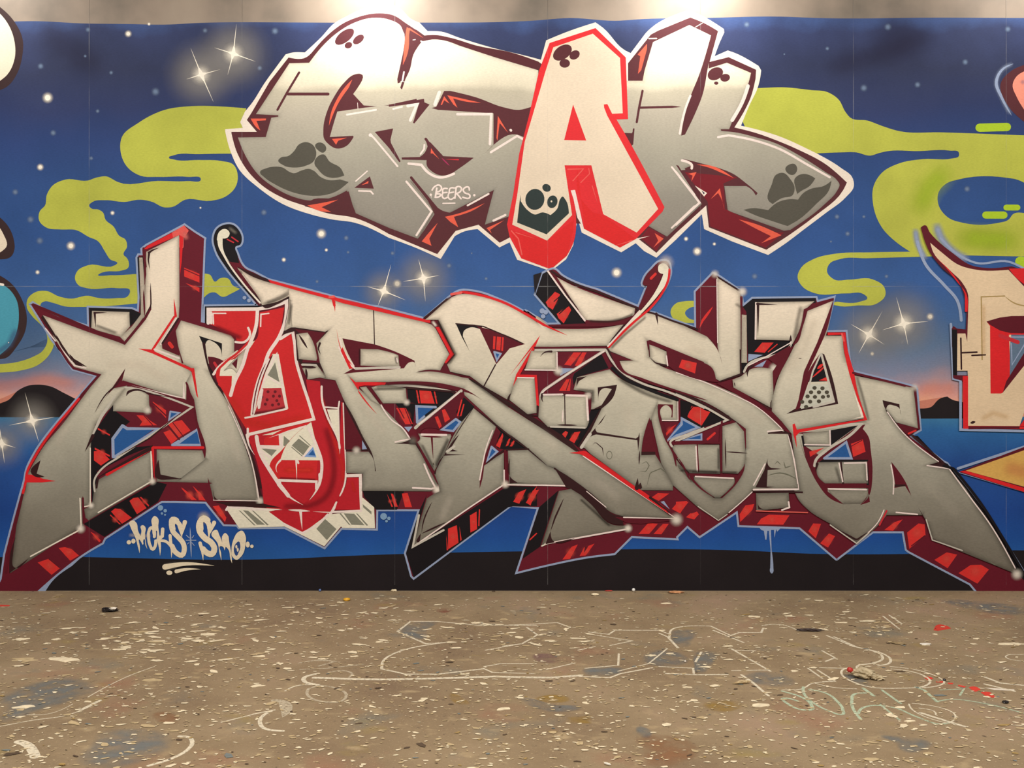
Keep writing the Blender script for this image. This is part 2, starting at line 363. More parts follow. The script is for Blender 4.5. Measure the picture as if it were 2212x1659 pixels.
# ---------------------------------------------------------------- the painted pieces (coordinates in mm along and up the wall)
ART = """piece sky_painting|blue night sky, sunset and dark sea painted across the whole wall behind all the lettering|mural|
part sky
f SKY -6682,4542 -4092,4547 ~-3811,4554 ~-3437,4536 ~-3062,4531 ~-2781,4526 ~-2500,4540 -2020,4545 ~-736,4542 ~-22,4549 ~155,4557 ~462,4579 ~829,4557 ~1051,4571 ~1521,4579 ~2161,4590 ~2442,4579 ~3419,4582 ~4092,4579 6638,4575 6638,1375 -6682,1375
part glow
g PK 169 .35 3206,1606 3416,1620 3592,1606
g PK 155 .4 -4303,1620 -4022,1648 -3741,1690 -3460,1648
b DK 309 .25 3097,4414
g DK 281 .25 3425,4489 3051,4330 2489,4161
g DK 393 .25 -3811,4489 -3530,4348 -3249,4114
g SB 1110 .35 -4018,2355 -4018,1911 -3870,1615
g SB 888 .3 2938,2503 2938,1911
part sea
f SEA -6682,1393 6638,1393 6638,228 -6682,228
part ground_band
f BLK -6682,268 -3426,272 ~-2982,261 ~-2242,250 ~-1724,261 -1502,272 ~-1058,290 ~-392,309 348,320 ~1088,335 ~1828,324 ~2383,298 3308,298 3789,324 6638,331 6638,2 -6682,2
part hill
f HB -4373,1493 ~-4092,1535 ~-3959,1592 ~-3881,1620 -3741,1388 -4373,1388
f BLK -4373,1465 ~-4092,1499 ~-4022,1528 ~-3952,1599 ~-3867,1641 ~-3783,1649 ~-3685,1634 ~-3586,1585 -3488,1535 -3319,1493 -3319,1388 -4373,1388
part hill
f HB 3170,1514 ~3248,1518 ~3381,1539 ~3444,1546 3522,1423 3170,1423
f BLK 3170,1458 ~3255,1458 ~3346,1469 ~3416,1535 ~3451,1549 3480,1553 ~3522,1528 ~3578,1514 3733,1493 3733,1379 3170,1377
part star
b STB 25 .8 -3389,4486
part star
b STW 33 1 -3067,4453
e STW 14 14 0 -3067,4453
part star
b STB 25 .8 -2453,4479
part star
b STB 30 .8 -3767,4194
part star
b STB 15 .8 -3411,4275
part star
b STB 20 .8 -3204,4142
part star
b STW 50 1 -3711,3942
e STW 21 21 0 -3711,3942
part star
b STB 40 .8 -2849,3990
part star
b STB 20 .8 -3312,3835
part star
b STB 30 .8 -3667,3661
part star
b STB 20 .8 -3363,3458
part star
b STW 33 1 -3770,3387
e STW 14 14 0 -3770,3387
part star
b STB 30 .8 -3970,3188
part star
b STW 22 1 -3193,3021
e STW 9 9 0 -3193,3021
part star
b STW 42 1 -3526,2758
e STW 17 17 0 -3526,2758
part star
b STB 35 .8 -3774,2799
part star
b STW 22 1 -3792,2547
e STW 9 9 0 -3792,2547
part star
b STB 35 .8 -3848,2969
part star
b STW 11 1 -2490,3062
e STW 5 5 0 -2490,3062
part star
b STB 20 .8 -2135,2344
part star
b STB 35 .8 -1894,4475
part star
b STB 25 .8 -2016,4179
part star
b STW 47 1 -1524,2855
e STW 19 19 0 -1524,2855
part star
b STB 25 .8 -1325,2821
part star
b STW 17 1 -1484,2725
e STW 7 7 0 -1484,2725
part star
b STB 15 .8 -1310,2707
part star
b STB 20 .8 -955,2699
part star
b STW 22 1 -1824,2647
e STW 9 9 0 -1824,2647
part star
b STB 30 .8 -1983,3025
part star
b STB 17 .8 -1558,2473
part star
b STB 10 .8 -322,2699
part star
b STB 25 .8 -503,2599
part star
b STB 17 .8 -207,2496
part star
b STW 42 1 -918,2455
e STW 17 17 0 -918,2455
part star
b STW 50 1 836,2544
e STW 21 21 0 836,2544
part star
b STW 22 1 1391,2814
e STW 9 9 0 1391,2814
part star
b STW 17 1 1617,2773
e STW 7 7 0 1617,2773
part star
b STW 42 1 1480,2714
e STW 17 17 0 1480,2714
part star
b STB 25 .8 2597,2991
part star
b STB 17 .8 2812,2991
part star
b STB 25 .8 2682,2855
part star
b STB 12 .8 2549,2792
part star
b STB 30 .8 1939,2514
part star
b STB 30 .8 1876,4527
part star
b STB 10 .8 2176,4290
part star
b STB 35 .8 2812,4020
part star
b STB 30 .8 3963,4490
part star
b STB 30 .8 3622,4227
part star
b STB 30 .8 3241,4046
part star
b STB 35 .8 3004,4508
part star
b STB 20 .8 2520,4335
part star
b STB 30 .8 3637,3213
part star
b STB 20 .8 2993,2514
part star
b STW 36 1 3341,2192
e STW 15 15 0 3341,2192
part star
b STB 25 .8 3119,1989
part star
b STW 22 1 2879,1896
e STW 9 9 0 2879,1896
part star
b STW 17 1 -2901,4531
e STW 7 7 0 -2901,4531
part star
b STG 322 .55 -2483,4127
b STW 93 .75 -2483,4127
u STW 10 -2483,4127 -2568,4338
u STW 37 -2483,4127 -2508,4191
u STW 10 -2483,4127 -2331,4168
u STW 37 -2483,4127 -2437,4140
u STW 10 -2483,4127 -2386,3909
u STW 37 -2483,4127 -2454,4062
u STW 10 -2483,4127 -2601,4090
u STW 37 -2483,4127 -2518,4116
part star
b STG 333 .55 -2227,4294
b STW 96 .75 -2227,4294
u STW 10 -2227,4294 -2202,4531
u STW 37 -2227,4294 -2220,4365
u STW 10 -2227,4294 -2050,4231
u STW 37 -2227,4294 -2174,4275
u STW 10 -2227,4294 -2272,4124
u STW 37 -2227,4294 -2241,4243
u STW 10 -2227,4294 -2379,4342
u STW 37 -2227,4294 -2273,4308
part star
b STG 215 .55 -1025,2396
b STW 62 .75 -1025,2396
u STW 10 -1025,2396 -966,2610
u STW 37 -1025,2396 -1007,2460
u STW 10 -1025,2396 -1158,2433
u STW 37 -1025,2396 -1065,2407
u STW 10 -1025,2396 -1073,2277
u STW 37 -1025,2396 -1039,2360
u STW 10 -1025,2396 -851,2325
u STW 37 -1025,2396 -973,2375
part star
b STG 279 .55 -707,2499
b STW 81 .75 -707,2499
u STW 10 -707,2499 -747,2651
u STW 37 -707,2499 -719,2545
u STW 10 -707,2499 -870,2473
u STW 37 -707,2499 -756,2492
u STW 10 -707,2499 -692,2314
u STW 37 -707,2499 -702,2444
u STW 10 -707,2499 -581,2522
u STW 37 -707,2499 -669,2506
part star
b STG 333 .55 2853,2048
b STW 96 .75 2853,2048
u STW 10 2853,2048 2708,2133
u STW 37 2853,2048 2809,2073
u STW 10 2853,2048 2960,2237
u STW 37 2853,2048 2885,2105
u STW 10 2853,2048 2771,1900
u STW 37 2853,2048 2828,2004
u STW 10 2853,2048 2975,1970
u STW 37 2853,2048 2889,2025
part star
b STG 354 .55 3130,2137
b STW 103 .75 3130,2137
u STW 10 3130,2137 3071,2348
u STW 37 3130,2137 3112,2200
u STW 10 3130,2137 3326,2155
u STW 37 3130,2137 3189,2142
u STW 10 3130,2137 2960,2085
u STW 37 3130,2137 3079,2121
u STW 10 3130,2137 3164,1967
u STW 37 3130,2137 3140,2086
part star
b STG 236 .55 -3833,1360
b STW 68 .75 -3833,1360
u STW 10 -3833,1360 -3892,1585
u STW 37 -3833,1360 -3851,1427
u STW 10 -3833,1360 -3656,1389
u STW 37 -3833,1360 -3780,1369
u STW 10 -3833,1360 -3781,1190
u STW 37 -3833,1360 -3818,1309
u STW 10 -3833,1360 -4022,1323
u STW 37 -3833,1360 -3890,1349
part star
b STG 236 .55 -4077,1178
b STW 68 .75 -4077,1178
u STW 10 -4077,1178 -3966,1145
u STW 37 -4077,1178 -4044,1168
u STW 10 -4077,1178 -4203,1208
u STW 37 -4077,1178 -4115,1187
u STW 10 -4077,1178 -4055,1023
u STW 37 -4077,1178 -4071,1132
u STW 10 -4077,1178 -4100,1338
u STW 37 -4077,1178 -4084,1226
piece smoke_cloud|tall yellow-green smoke swirl on the left, ending above the hook of the lower lettering|smoke painting|green smoke swirls
part swirl
f GR -2125,3857 ~-2312,3871 ~-2547,3875 ~-2781,3843 ~-2987,3740 ~-3118,3627 ~-3127,3505 ~-3071,3384 ~-2968,3318 ~-2828,3309 ~-2593,3309 ~-2486,3290 ~-2593,3276 ~-2828,3277 ~-3155,3270 ~-3193,3291 ~-3230,3310 ~-3315,3305 ~-3390,3280 ~-3568,3288 ~-3671,3240 ~-3718,3165 ~-3732,3081 ~-3774,3034 ~-3778,2959 ~-3727,2907 ~-3605,2889 ~-3483,2884 ~-3380,2828 ~-3315,2800 ~-3249,2706 ~-3212,2650 ~-3155,2617 ~-3174,2603 ~-3390,2603 ~-3474,2556 ~-3493,2500 ~-3465,2444 ~-3399,2420 ~-3155,2420 ~-3052,2397 ~-3071,2355 ~-3155,2341 ~-3324,2345 ~-3380,2359 ~-3530,2336 ~-3624,2355 ~-3718,2397 ~-3811,2387 ~-3872,2331 ~-3877,2266 ~-3830,2191 ~-3764,2125 ~-3722,2060 ~-3713,2003 ~-3755,1915 ~-3825,1873 ~-3952,1830 ~-4092,1813 -4303,1816 -4303,1746 ~-4092,1745 ~-3924,1762 ~-3783,1809 ~-3699,1887 ~-3664,1957 ~-3660,2027 ~-3699,2196 -3718,2116 ~-3764,2247 ~-3764,2298 ~-3736,2314 ~-3671,2303 ~-3577,2275 ~-3437,2270 -2996,2298 -2500,2294 ~-2378,2387 ~-2312,2350 ~-2242,2378 -2172,2415 ~-2233,2444 ~-2266,2495 ~-2341,2495 ~-2369,2472 ~-2415,2528 -2462,2537 -3015,2533 ~-3202,2523 ~-3305,2530 ~-3268,2547 ~-3118,2561 ~-3067,2584 ~-3062,2622 ~-3076,2659 ~-3104,2687 ~-3076,2753 ~-3090,2809 ~-3137,2837 ~-3184,2912 ~-3249,2968 ~-3268,3024 ~-3305,3048 ~-3362,3057 ~-3380,3081 ~-3352,3109 ~-3249,3123 ~-3099,3109 ~-2968,3127 ~-2874,3109 ~-2781,3066 ~-2715,3069 ~-2612,3127 ~-2406,3118 ~-2284,3155 ~-2209,3230 ~-2191,3315 ~-2228,3408 ~-2322,3436 ~-2500,3444 ~-2706,3449 ~-2743,3463 ~-2706,3481 ~-2500,3491 -2172,3495
piece smoke_cloud|large yellow-green smoke swirl on the right, looping round a blue oval|smoke painting|green smoke swirls
part swirl
f GR 1739,4002 ~2020,4021 ~2161,4025 ~2395,4002 ~2517,3988 ~2610,3927 ~2667,3824 ~2704,3782 ~2845,3758 ~2957,3716 ~3097,3674 ~3425,3665 4092,3641 4456,3641 4456,3263 4092,3263 ~4034,3288 ~3969,3300 ~3566,3288 ~3472,3257 ~3408,3184 ~3407,3090 ~3481,2987 ~3613,2940 ~3875,2940 ~3969,2968 ~4006,3013 4092,3020 4456,3020 4456,2673 4092,2673 3613,2682 3332,2673 ~2835,2659 ~2629,2654 ~2535,2612 ~2517,2556 ~2573,2490 ~2695,2488 ~2882,2490 ~2976,2425 ~2985,2369 ~2910,2294 ~2770,2282 ~2601,2280 ~2563,2294 2601,2312 ~2788,2314 ~2840,2341 ~2807,2373 ~2676,2378 ~2414,2381 ~2329,2425 ~2282,2509 ~2311,2584 ~2414,2654 ~2582,2695 ~2863,2706 3182,2711 ~3079,2781 ~2957,2903 ~2887,3081 ~2891,3240 ~2957,3343 ~3097,3418 ~3285,3451 ~3519,3457 ~3570,3474 ~3570,3505 ~3500,3519 ~3238,3515 ~3004,3515 ~2938,3501 ~2863,3479 ~2751,3505 ~2629,3505 2301,3487 1927,3552
s GR2 58 3786,3004 3931,3004
s GR2 47 3950,3064 4039,3064
s GR2 66 3736,3702 3955,3708
s GR2 84 4062,2631 4175,2612
g GR2 281 .5 3219,2977 3332,3221 3519,3408
g GR2 281 .6 3519,2828 4092,2790
piece smoke_cloud|small yellow-green smoke curl beside the tall pointed block of the lower lettering|smoke painting|green smoke swirls
part swirl
f GR ~1313,2300 ~1376,2315 1481,2317 1481,2272 ~1418,2261 ~1383,2223 ~1411,2180 1481,2166 1481,2142 ~1383,2144 ~1299,2166 ~1267,2230
piece lettering|white, cream and turquoise round letters with dark brown outlines cut off by the left edge|graffiti|
part letter
f BRN -4561,4779 ~-4092,4667 ~-3980,4554 ~-3910,4405 ~-3914,4273 ~-3952,4142 ~-4036,4030 -4092,4002 -4561,3974
f CR -4561,4742 ~-4130,4648 ~-4036,4545 ~-3975,4386 ~-3975,4255 ~-4036,4124 -4092,4077 -4561,4049
part letter
f BRN -4443,3026 ~-4092,2984 ~-4036,2928 ~-3980,2801 ~-3976,2731 ~-4001,2675 -4092,2650 -4443,2647
f CR -4443,2914 -4092,2900 ~-4064,2851 ~-4040,2752 ~-4078,2714 -4443,2703
part letter
f BRN -4514,2563 ~-4092,2520 ~-4001,2457 ~-3917,2331 ~-3878,2197 ~-3888,2085 ~-3959,1951 ~-4050,1860 -4092,1853 -4514,1818
f CY -4514,2492 ~-4092,2461 ~-4015,2408 ~-3959,2324 ~-3941,2211 ~-3959,2071 ~-4015,1958 -4092,1888 -4514,1860
g SB 84 .5 -3955,2106 -4015,1972 -4134,1888
s W 20 -4162,2468 -4068,2447
piece lettering|salmon pink lettering corner with dark outline at the upper right edge|graffiti|
part outline
g H 56 .5 4006,4213 ~3912,4161 ~3870,4067 ~3912,3946 3987,3805
t H 24 4006,4213 ~3912,4161 ~3870,4067 ~3912,3946 3992,3800
f MB 4456,4217 4092,4203 ~3997,4161 ~3903,4049 ~3950,3899 4092,3749 4456,3693
part fill
f SAL 4456,4161 4092,4152 ~4034,4114 ~4001,4049 ~4034,3946 4092,3847 4456,3786
b SB 28 .3 4081,4067
piece lettering|upper graffiti lettering in white fading to grey with maroon outline and white halo|graffiti|
part halo
f WH -2292,3690 -2151,3701 -2172,3747 -2134,3831 ~-2077,3901 ~-1979,4056 ~-1867,4210 -1810,4287 ~-1768,4300 -1656,4303 ~-1522,4428 ~-1424,4533 ~-1312,4597 ~-1192,4653 ~-1052,4684 ~-911,4667 ~-848,4611 ~-830,4590 -738,4540 -675,4474 ~-563,4469 ~-422,4421 ~-141,4337 ~126,4273 231,4245 273,4400 ~463,4477 667,4544 ~730,4498 ~899,4323 948,4298 1067,4456 ~1102,4491 1411,4642 ~1489,4611 1693,4491 1696,4463 ~1661,4386 1619,4273 1724,4319 ~1766,4305 1970,4196 1991,4161 ~1984,4105 ~1963,4021 ~1900,3887 1830,3718 ~1977,3683 ~2153,3627 ~2364,3531 ~2462,3482 ~2624,3384 ~2722,3299 ~2732,3236 ~2666,3145 ~2504,3018 ~2328,2885 ~2188,2779 2047,2685 1759,2793 1535,2892 1517,3011 1310,2807 1154,2663 1056,2716 989,2779 873,2706 712,2786 557,2864 526,2973 508,2892 490,2765 433,2651 311,2555 218,2588 41,2647 -19,2786 -96,2748 -99,2744 -275,2892 ~-387,2871 -457,2836 -570,2653 ~-773,2744 -984,2822 ~-1262,2944 ~-1438,2969 ~-1614,3011 ~-1824,3088 ~-2035,3229 ~-2176,3362 ~-2246,3503 -2292,3672
part outline
f m -2242,3669 -2039,3669 -2119,3764 -2084,3817 -1937,4070 -1786,4263 ~-1642,4266 -1600,4302 ~-1480,4435 ~-1354,4533 ~-1220,4590 ~-1080,4616 ~-946,4600 ~-841,4533 -762,4481 -700,4439 ~-668,4442 ~-612,4443 ~-492,4421 ~-282,4358 ~-1,4302 210,4231 266,4189 337,4021 927,4021 927,4217 1109,4446 1166,4477 1425,4583 ~1531,4540 1647,4474 1579,4228 1731,4266 1951,4165 1946,4091 ~1907,3943 ~1865,3852 1777,3704 ~1942,3662 ~2118,3599 ~2293,3524 ~2504,3412 2676,3264 ~2645,3201 ~2413,2990 2202,2836 2033,2727 1573,2906 1552,3081 1310,2860 1154,2702 1000,2822 866,2920 115,2955 -22,2822 -99,2783 -268,2927 -450,2878 -598,2692 -984,2853 ~-1262,2983 ~-1473,3018 ~-1642,3074 ~-1824,3138 ~-2000,3243 ~-2127,3377 ~-2197,3503 -2242,3658
part letter
f FU -2190,3624 -1968,3627 -1923,3782 -1867,3790 -1867,3801 -2046,3810 -1779,4217 -1621,4221 ~-1501,4368 ~-1403,4456 ~-1262,4540 ~-1122,4579 ~-981,4565 ~-890,4516 ~-862,4456 -762,4386 -696,4396 ~-633,4407 ~-563,4403 -422,4358 -141,4266 210,4161 210,3558 70,3025 -218,2927 -145,3204 -492,3025 ~-542,3022 ~-577,3032 -605,3011 -752,2815 -984,2902 -1248,3018 -1319,3201 ~-1438,3145 ~-1614,3120 ~-1754,3152 ~-1895,3222 ~-2021,3320 ~-2105,3433 ~-2155,3531
r DKs 34 .14 -2190,3624 -1968,3627 -1923,3782 -1867,3790 -1867,3801 -2046,3810 -1779,4217 -1621,4221 ~-1501,4368 ~-1403,4456 ~-1262,4540 ~-1122,4579 ~-981,4565 ~-890,4516 ~-862,4456 -762,4386 -696,4396 ~-633,4407 ~-563,4403 -422,4358 -141,4266 210,4161 210,3558 70,3025 -218,2927 -145,3204 -492,3025 ~-542,3022 ~-577,3032 -605,3011 -752,2815 -984,2902 -1248,3018 -1319,3201 ~-1438,3145 ~-1614,3120 ~-1754,3152 ~-1895,3222 ~-2021,3320 ~-2105,3433 ~-2155,3531
part letter
f FU 899,4077 1043,4077 1060,4161 1127,4386 1418,4523 1591,4439 1570,4175 1717,4221 1910,4140 ~1893,4070 ~1844,3936 ~1788,3817 1735,3690 1668,3690 1672,3676 ~1802,3662 ~1942,3627 ~2083,3587 ~2293,3482 ~2504,3348 ~2595,3285 ~2617,3250 ~2595,3194 ~2504,3096 2223,2885 2167,2878 1724,3032 1696,3236 1886,3236 1450,3405 1380,3377 1521,3096 1239,2832 1084,2920 817,3306 677,3658
r DKs 34 .14 899,4077 1043,4077 1060,4161 1127,4386 1418,4523 1591,4439 1570,4175 1717,4221 1910,4140 ~1893,4070 ~1844,3936 ~1788,3817 1735,3690 1668,3690 1672,3676 ~1802,3662 ~1942,3627 ~2083,3587 ~2293,3482 ~2504,3348 ~2595,3285 ~2617,3250 ~2595,3194 ~2504,3096 2223,2885 2167,2878 1724,3032 1696,3236 1886,3236 1450,3405 1380,3377 1521,3096 1239,2832 1084,2920 817,3306 677,3658
part inner_shadow
f m -883,4519 -762,4484 -700,4439 -724,4386 ~-787,4287 ~-816,4168 -851,4091 -879,4006 -893,4021 -872,4091 -893,4063 -914,4056 -917,4091 ~-886,4231 ~-865,4337 ~-859,4442 ~-872,4491
s P 13 -863,4147 -875,4080
f O -840,4505 -816,4491 -823,4442 ~-833,4302 -872,4203 ~-858,4372 -847,4477
u O 14 -819,4491 -759,4453 -710,4421
s W 10 -728,4394 -710,4386
s W 6 -791,4403 -773,4406
s W 4 -889,4073 -823,4064
f m ~-1213,4133 -1269,3971 -1185,3880 -1080,3873 -1178,3862 -1396,3831 ~-1424,3740 -1456,3627 -1269,3638 -1266,3627 ~-1333,3550 ~-1403,3536 ~-1466,3571 ~-1501,3613 ~-1508,3683 ~-1473,3845 ~-1417,3957 ~-1347,4056 ~-1262,4126
f O -1276,4087 -1305,4021 ~-1382,3908 -1463,3718 ~-1445,3824 ~-1403,3922 ~-1333,4028
f O -1438,3612 -1319,3622 -1389,3598 -1406,3566
s P 4 -1234,3901 -1231,3852
s m 18 -1701,4143 -1796,3985 -1874,3845
s m 24 -1789,3971 -1470,3971
f O -2088,3775 -1965,3775 -1968,3761 -2042,3757 -2011,3680 ~-2035,3697
f m -1094,3669 -950,3696 -971,3606 -967,3580 -890,3433 -901,3426 -981,3538 -1094,3665
s P 8 -1129,3641 -1094,3606
u P 28 -1132,3643 -1101,3622
s P 15 -1108,3626 -1017,3517 -915,3394
s P 10 -1248,3275 -1157,3355
f m -1259,3222 -1136,3313 -1104,3215
f O -1203,3243 -1146,3277 -1150,3257
s P 13 -1224,3197 -1129,3194 -1111,3173
f m -984,3887 -703,3933 -700,3905 -675,3894 -658,3887 -682,3859 -780,3736 -791,3740 -742,3901 -984,3869
f m -1024,3876 ~-911,3901 -762,3933 -762,3908 -911,3887
s P 15 -949,3852 -879,3869
s P 24 -833,3876 -759,3887 -812,3761
s P 15 -1319,3806 -1087,3845
f m -643,3859 -605,3869 -542,3996 -492,3996 ~-282,3943 ~-71,3866 ~56,3845 154,3869 112,3669 91,3627 ~34,3648 -155,3558 -155,3556 -225,3489 -148,3566 -148,3817 -591,3845
f O -570,3884 -542,3954 -499,3894 -542,3922 -559,3884
f O -517,3961 -247,3901 ~-352,3908 -471,3936 -436,3862 -468,3887
f O -113,3796 -32,3662 -99,3740 -117,3599 -124,3620
s P 20 -11,3683 -8,3680
s P 28 -580,3985 -615,3887
s P 21 -436,3810 -166,3810 -176,3571
s P 18 -176,3622 -176,3573
s P 18 -169,3506 41,3636 84,3612
s m 21 -689,3612 -672,3587
f m -693,3615 -647,3580 -549,3475 -306,3462 ~-422,3377 ~-506,3327 ~-563,3320 ~-633,3348 ~-682,3405 -682,3443 -879,3447 -882,3464 -738,3468 ~-703,3496 -675,3552
f O -647,3538 -619,3496 -580,3450 -633,3496 -650,3496
u R2 11 -429,3447 -535,3450
t MG 10 -563,3461 -499,3398
s P 14 -700,3566 -703,3531 -731,3492
s P 20 -826,3415 -724,3405 ~-675,3348 ~-591,3306 -464,3334
s m 21 -805,3303 -619,3067
f m -795,3306 -591,3060 -556,3039 ~-492,3022 -148,3204 -218,2923 -36,2983 -15,2843 -99,2786 -268,2927 -450,2878 -598,2692 -752,2804 -619,3011 -675,3124
s P 17 -844,3271 -643,3032 -763,2843
g BRs 17 .35 -816,3285 -619,3039 -738,2836
f O -594,2941 -661,2815 -643,2758 -721,2793 ~-675,2850
f O -535,2990 ~-422,3018 -218,3099 ~-317,3039 -464,2990 -429,2906 -492,2948
f O -204,2899 -64,2962 -176,2885 -162,2857
s P 15 -355,3081 -187,3173
s P 18 -148,2959 -53,3004
f m -1255,3018 -1305,3194 ~-1403,3145 ~-1614,3117 -1656,3074 -1262,2983
f O -1635,3081 ~-1508,3103 -1389,3127 ~-1473,3088 -1522,3067 -1445,3029 ~-1543,3039
part inner_shadow
f m 894,3661 958,3658 979,3700 958,3552
s m 18 1043,3996 1015,3859 997,3747
s m 18 1025,3862 1278,3869
u m 18 1278,3869 1348,3869
s m 14 972,3690 962,3571
f m 1591,4442 1647,4474 ~1573,4217 ~1520,3957 ~1461,3810 1383,3648 1352,3638 ~1362,3711 ~1418,3929 ~1496,4126
f O 1078,4372 1078,4330 1032,4161 1007,4133 1025,4273 1004,4287
s P 18 1425,3957 ~1383,3845 1341,3655
s WH 6 1468,4507 1520,4537
s W 10 1095,4414 1155,4415
s P 28 1886,4035 ~1844,3915 1759,3761
s P 18 1647,3627 1731,3641 ~1942,3599 ~2139,3531 ~2364,3405 2539,3306
f m 1362,3455 ~1521,3415 ~1661,3377 ~1766,3334 ~1872,3257 1963,3180 1949,3159 ~1921,3201 1872,3236 1696,3240 1724,3039 2174,2878 2216,2885 2195,2836 2033,2727 1573,2906 1552,3081 1514,3096 1310,3405 1331,3398 1352,3362 1443,3370 1443,3405
s P 20 1359,3440 ~1408,3426 ~1436,3405 1436,3377
f DR 1380,3348 1802,3306 1689,3257 1703,3053 2083,2871 2174,2864 2026,2744 1584,2913 1563,3110
f O 1475,3408 ~1591,3398 1773,3299 ~1675,3341 ~1591,3377
f O 1408,3334 1475,3348 1433,3271 1443,3320
f O 1587,3131 1661,3218 1696,3043 ~1682,3110 1647,3180
f O 1812,2969 ~1942,2934 2153,2843 1991,2779 2069,2836 ~1942,2899
f WH 1461,3240 1559,3180 1535,3152
f DK 1514,3201 1542,3180 1531,3169
s P 18 1310,3348 1499,3103 1310,2927
s P 15 1277,3387 1458,3166
s P 15 1277,2902 1458,3074
f DR 1028,2822 1091,2906 1218,2836 1154,2716
f O 1140,2860 1211,2815 1130,2744 1168,2800
u P 10 1007,2815 1098,2836
part pattern
part pattern
e m 91 44 -38 -1338,4429
part pattern
e m 51 30 -38 -1227,4407
part pattern
e m 31 25 -25 -1307,4361
part pattern
e m 65 48 -28 1625,4133
part pattern
e m 39 31 -12 1703,4101
part pattern
e m 17 13 0 1632,4058
part pattern
f D ~-2014,3348 ~-1965,3377 ~-1895,3391 ~-1824,3380 ~-1789,3355 ~-1744,3338 ~-1684,3359 ~-1621,3373 ~-1579,3355 ~-1536,3313 ~-1473,3285 -1375,3289 -1305,3268 ~-1403,3194 ~-1508,3162 ~-1614,3159 ~-1754,3187 ~-1895,3250 ~-1979,3306
part pattern
f D ~-1867,3443 ~-1846,3464 ~-1789,3475 ~-1740,3517 ~-1705,3566 ~-1649,3587 ~-1593,3566 ~-1564,3503 ~-1586,3433 ~-1649,3398 ~-1733,3384 ~-1824,3401
part pattern
f D ~-1572,3566 ~-1543,3584 ~-1501,3570 ~-1484,3531 ~-1508,3503 ~-1543,3517
part pattern
f D ~-1579,3419 ~-1557,3468 ~-1508,3489 ~-1459,3433 ~-1368,3377 -1340,3320 ~-1403,3303 ~-1487,3313 ~-1550,3370
part pattern
f D ~2184,3377 ~2216,3408 ~2258,3412 ~2279,3377 ~2244,3324 ~2209,3334
part pattern
f D ~2051,3117 ~2076,3250 ~2111,3327 ~2167,3341 ~2223,3292 ~2258,3222 ~2244,3166 ~2153,3138 2083,3092
part pattern
f D ~2258,3292 ~2314,3331 ~2385,3320 2423,3296 ~2378,3236 ~2307,3194 2279,3173 ~2265,3222
part pattern
f D 1851,3046 ~1907,3057 2047,3043 ~2118,3103 ~2223,3131 2286,3127 ~2328,3180 ~2392,3215 ~2490,3236 2553,3278 ~2532,3201 ~2434,3096 ~2293,2969 2202,2916 ~2083,2955 ~1942,3004
part letter|white letter A with a thick red outline and red three dimensional side
f RA 301,4379 667,4498 909,4263 927,3771 835,3768 ~838,3763 1218,3067 1203,3032 993,2815 863,2744 575,2895 504,3201 511,3004 ~496,2799 437,2677 311,2570 74,2658 -19,2829 -40,2927 9,3166 58,3496 136,3798 217,4161
f RB 575,2895 863,2744 986,2815 726,3004 648,3025 ~536,3166 522,3377 578,2920
f RB -19,2885 283,2800 494,2969 488,2873 437,2677 311,2577 78,2662
s RP 10 -5,2878 51,2815 79,2688
u RP 7 30,2864 185,2815
s RP 8 445,3370 571,3373 487,3278
s RP 7 613,3377 620,3334 550,3264
u RP 7 641,3236 684,3096
u RP 8 958,2800 817,2758
f CRA 330,4344 646,4453 863,4259 885,3817 800,3813 762,3891 733,3887 737,3859 761,3798 1168,3053 996,2864 729,3011 634,3401 420,3401 452,3187 480,3004 280,2800 2,2927 44,3180 101,3587 164,3798 266,4147
f RA 488,3887 593,3599 417,3603
e m 84 53 -35 403,4302
e m 44 34 -35 500,4283
e m 42 35 0 421,4216
f P 469,3201 504,3204 550,3004 571,2899 522,2983 515,3060
s P 21 490,3194 529,2997
f DG 69,3166 69,3117 ~129,3039 ~185,3008 ~241,3025 308,3004 ~360,3053 ~389,3138 ~403,3152 ~424,3131 455,3018 276,2850 41,2944 62,3124
e DG 76 84 8 183,3129
e DG 41 51 15 322,3110
e DG 35 30 30 276,3221
e CRA 7 8 0 315,3113
part character|cream handwritten letter B
s P 13 ~-638,3204 ~-617,3232 ~-582,3243 ~-563,3222 ~-575,3197 ~-607,3180 ~-568,3166 ~-575,3155 -614,3146
s P 14 -601,3218 -612,3148
part character|cream handwritten letter E
s P 13 -518,3215 ~-551,3211 ~-554,3183 ~-554,3145 ~-540,3136 -519,3145
s P 12 -551,3181 -519,3185
part character|cream handwritten letter E
s P 12 -463,3220 ~-495,3216 ~-502,3187 ~-509,3145 ~-498,3131 ~-460,3145
s P 12 -498,3181 -467,3187
part character|cream handwritten letter R
s P 13 -456,3138 -446,3222
s P 13 ~-453,3220 ~-425,3232 ~-404,3218 ~-411,3194 -442,3176 -407,3134
part character|cream handwritten letter S
s P 13 -341,3204 ~-348,3227 ~-372,3225 ~-390,3204 ~-379,3183 ~-337,3162 ~-337,3146 -393,3146
part dot
e P 10 10 0 -649,3166
u P 5 -646,3159 -645,3134
part dot
e P 10 10 0 -301,3162
part underline
s P 10 -552,3097 -456,3099
piece lettering|large lower graffiti lettering, grey with maroon block shadow, one red letter and pale blue outline|graffiti|
part outline_glow
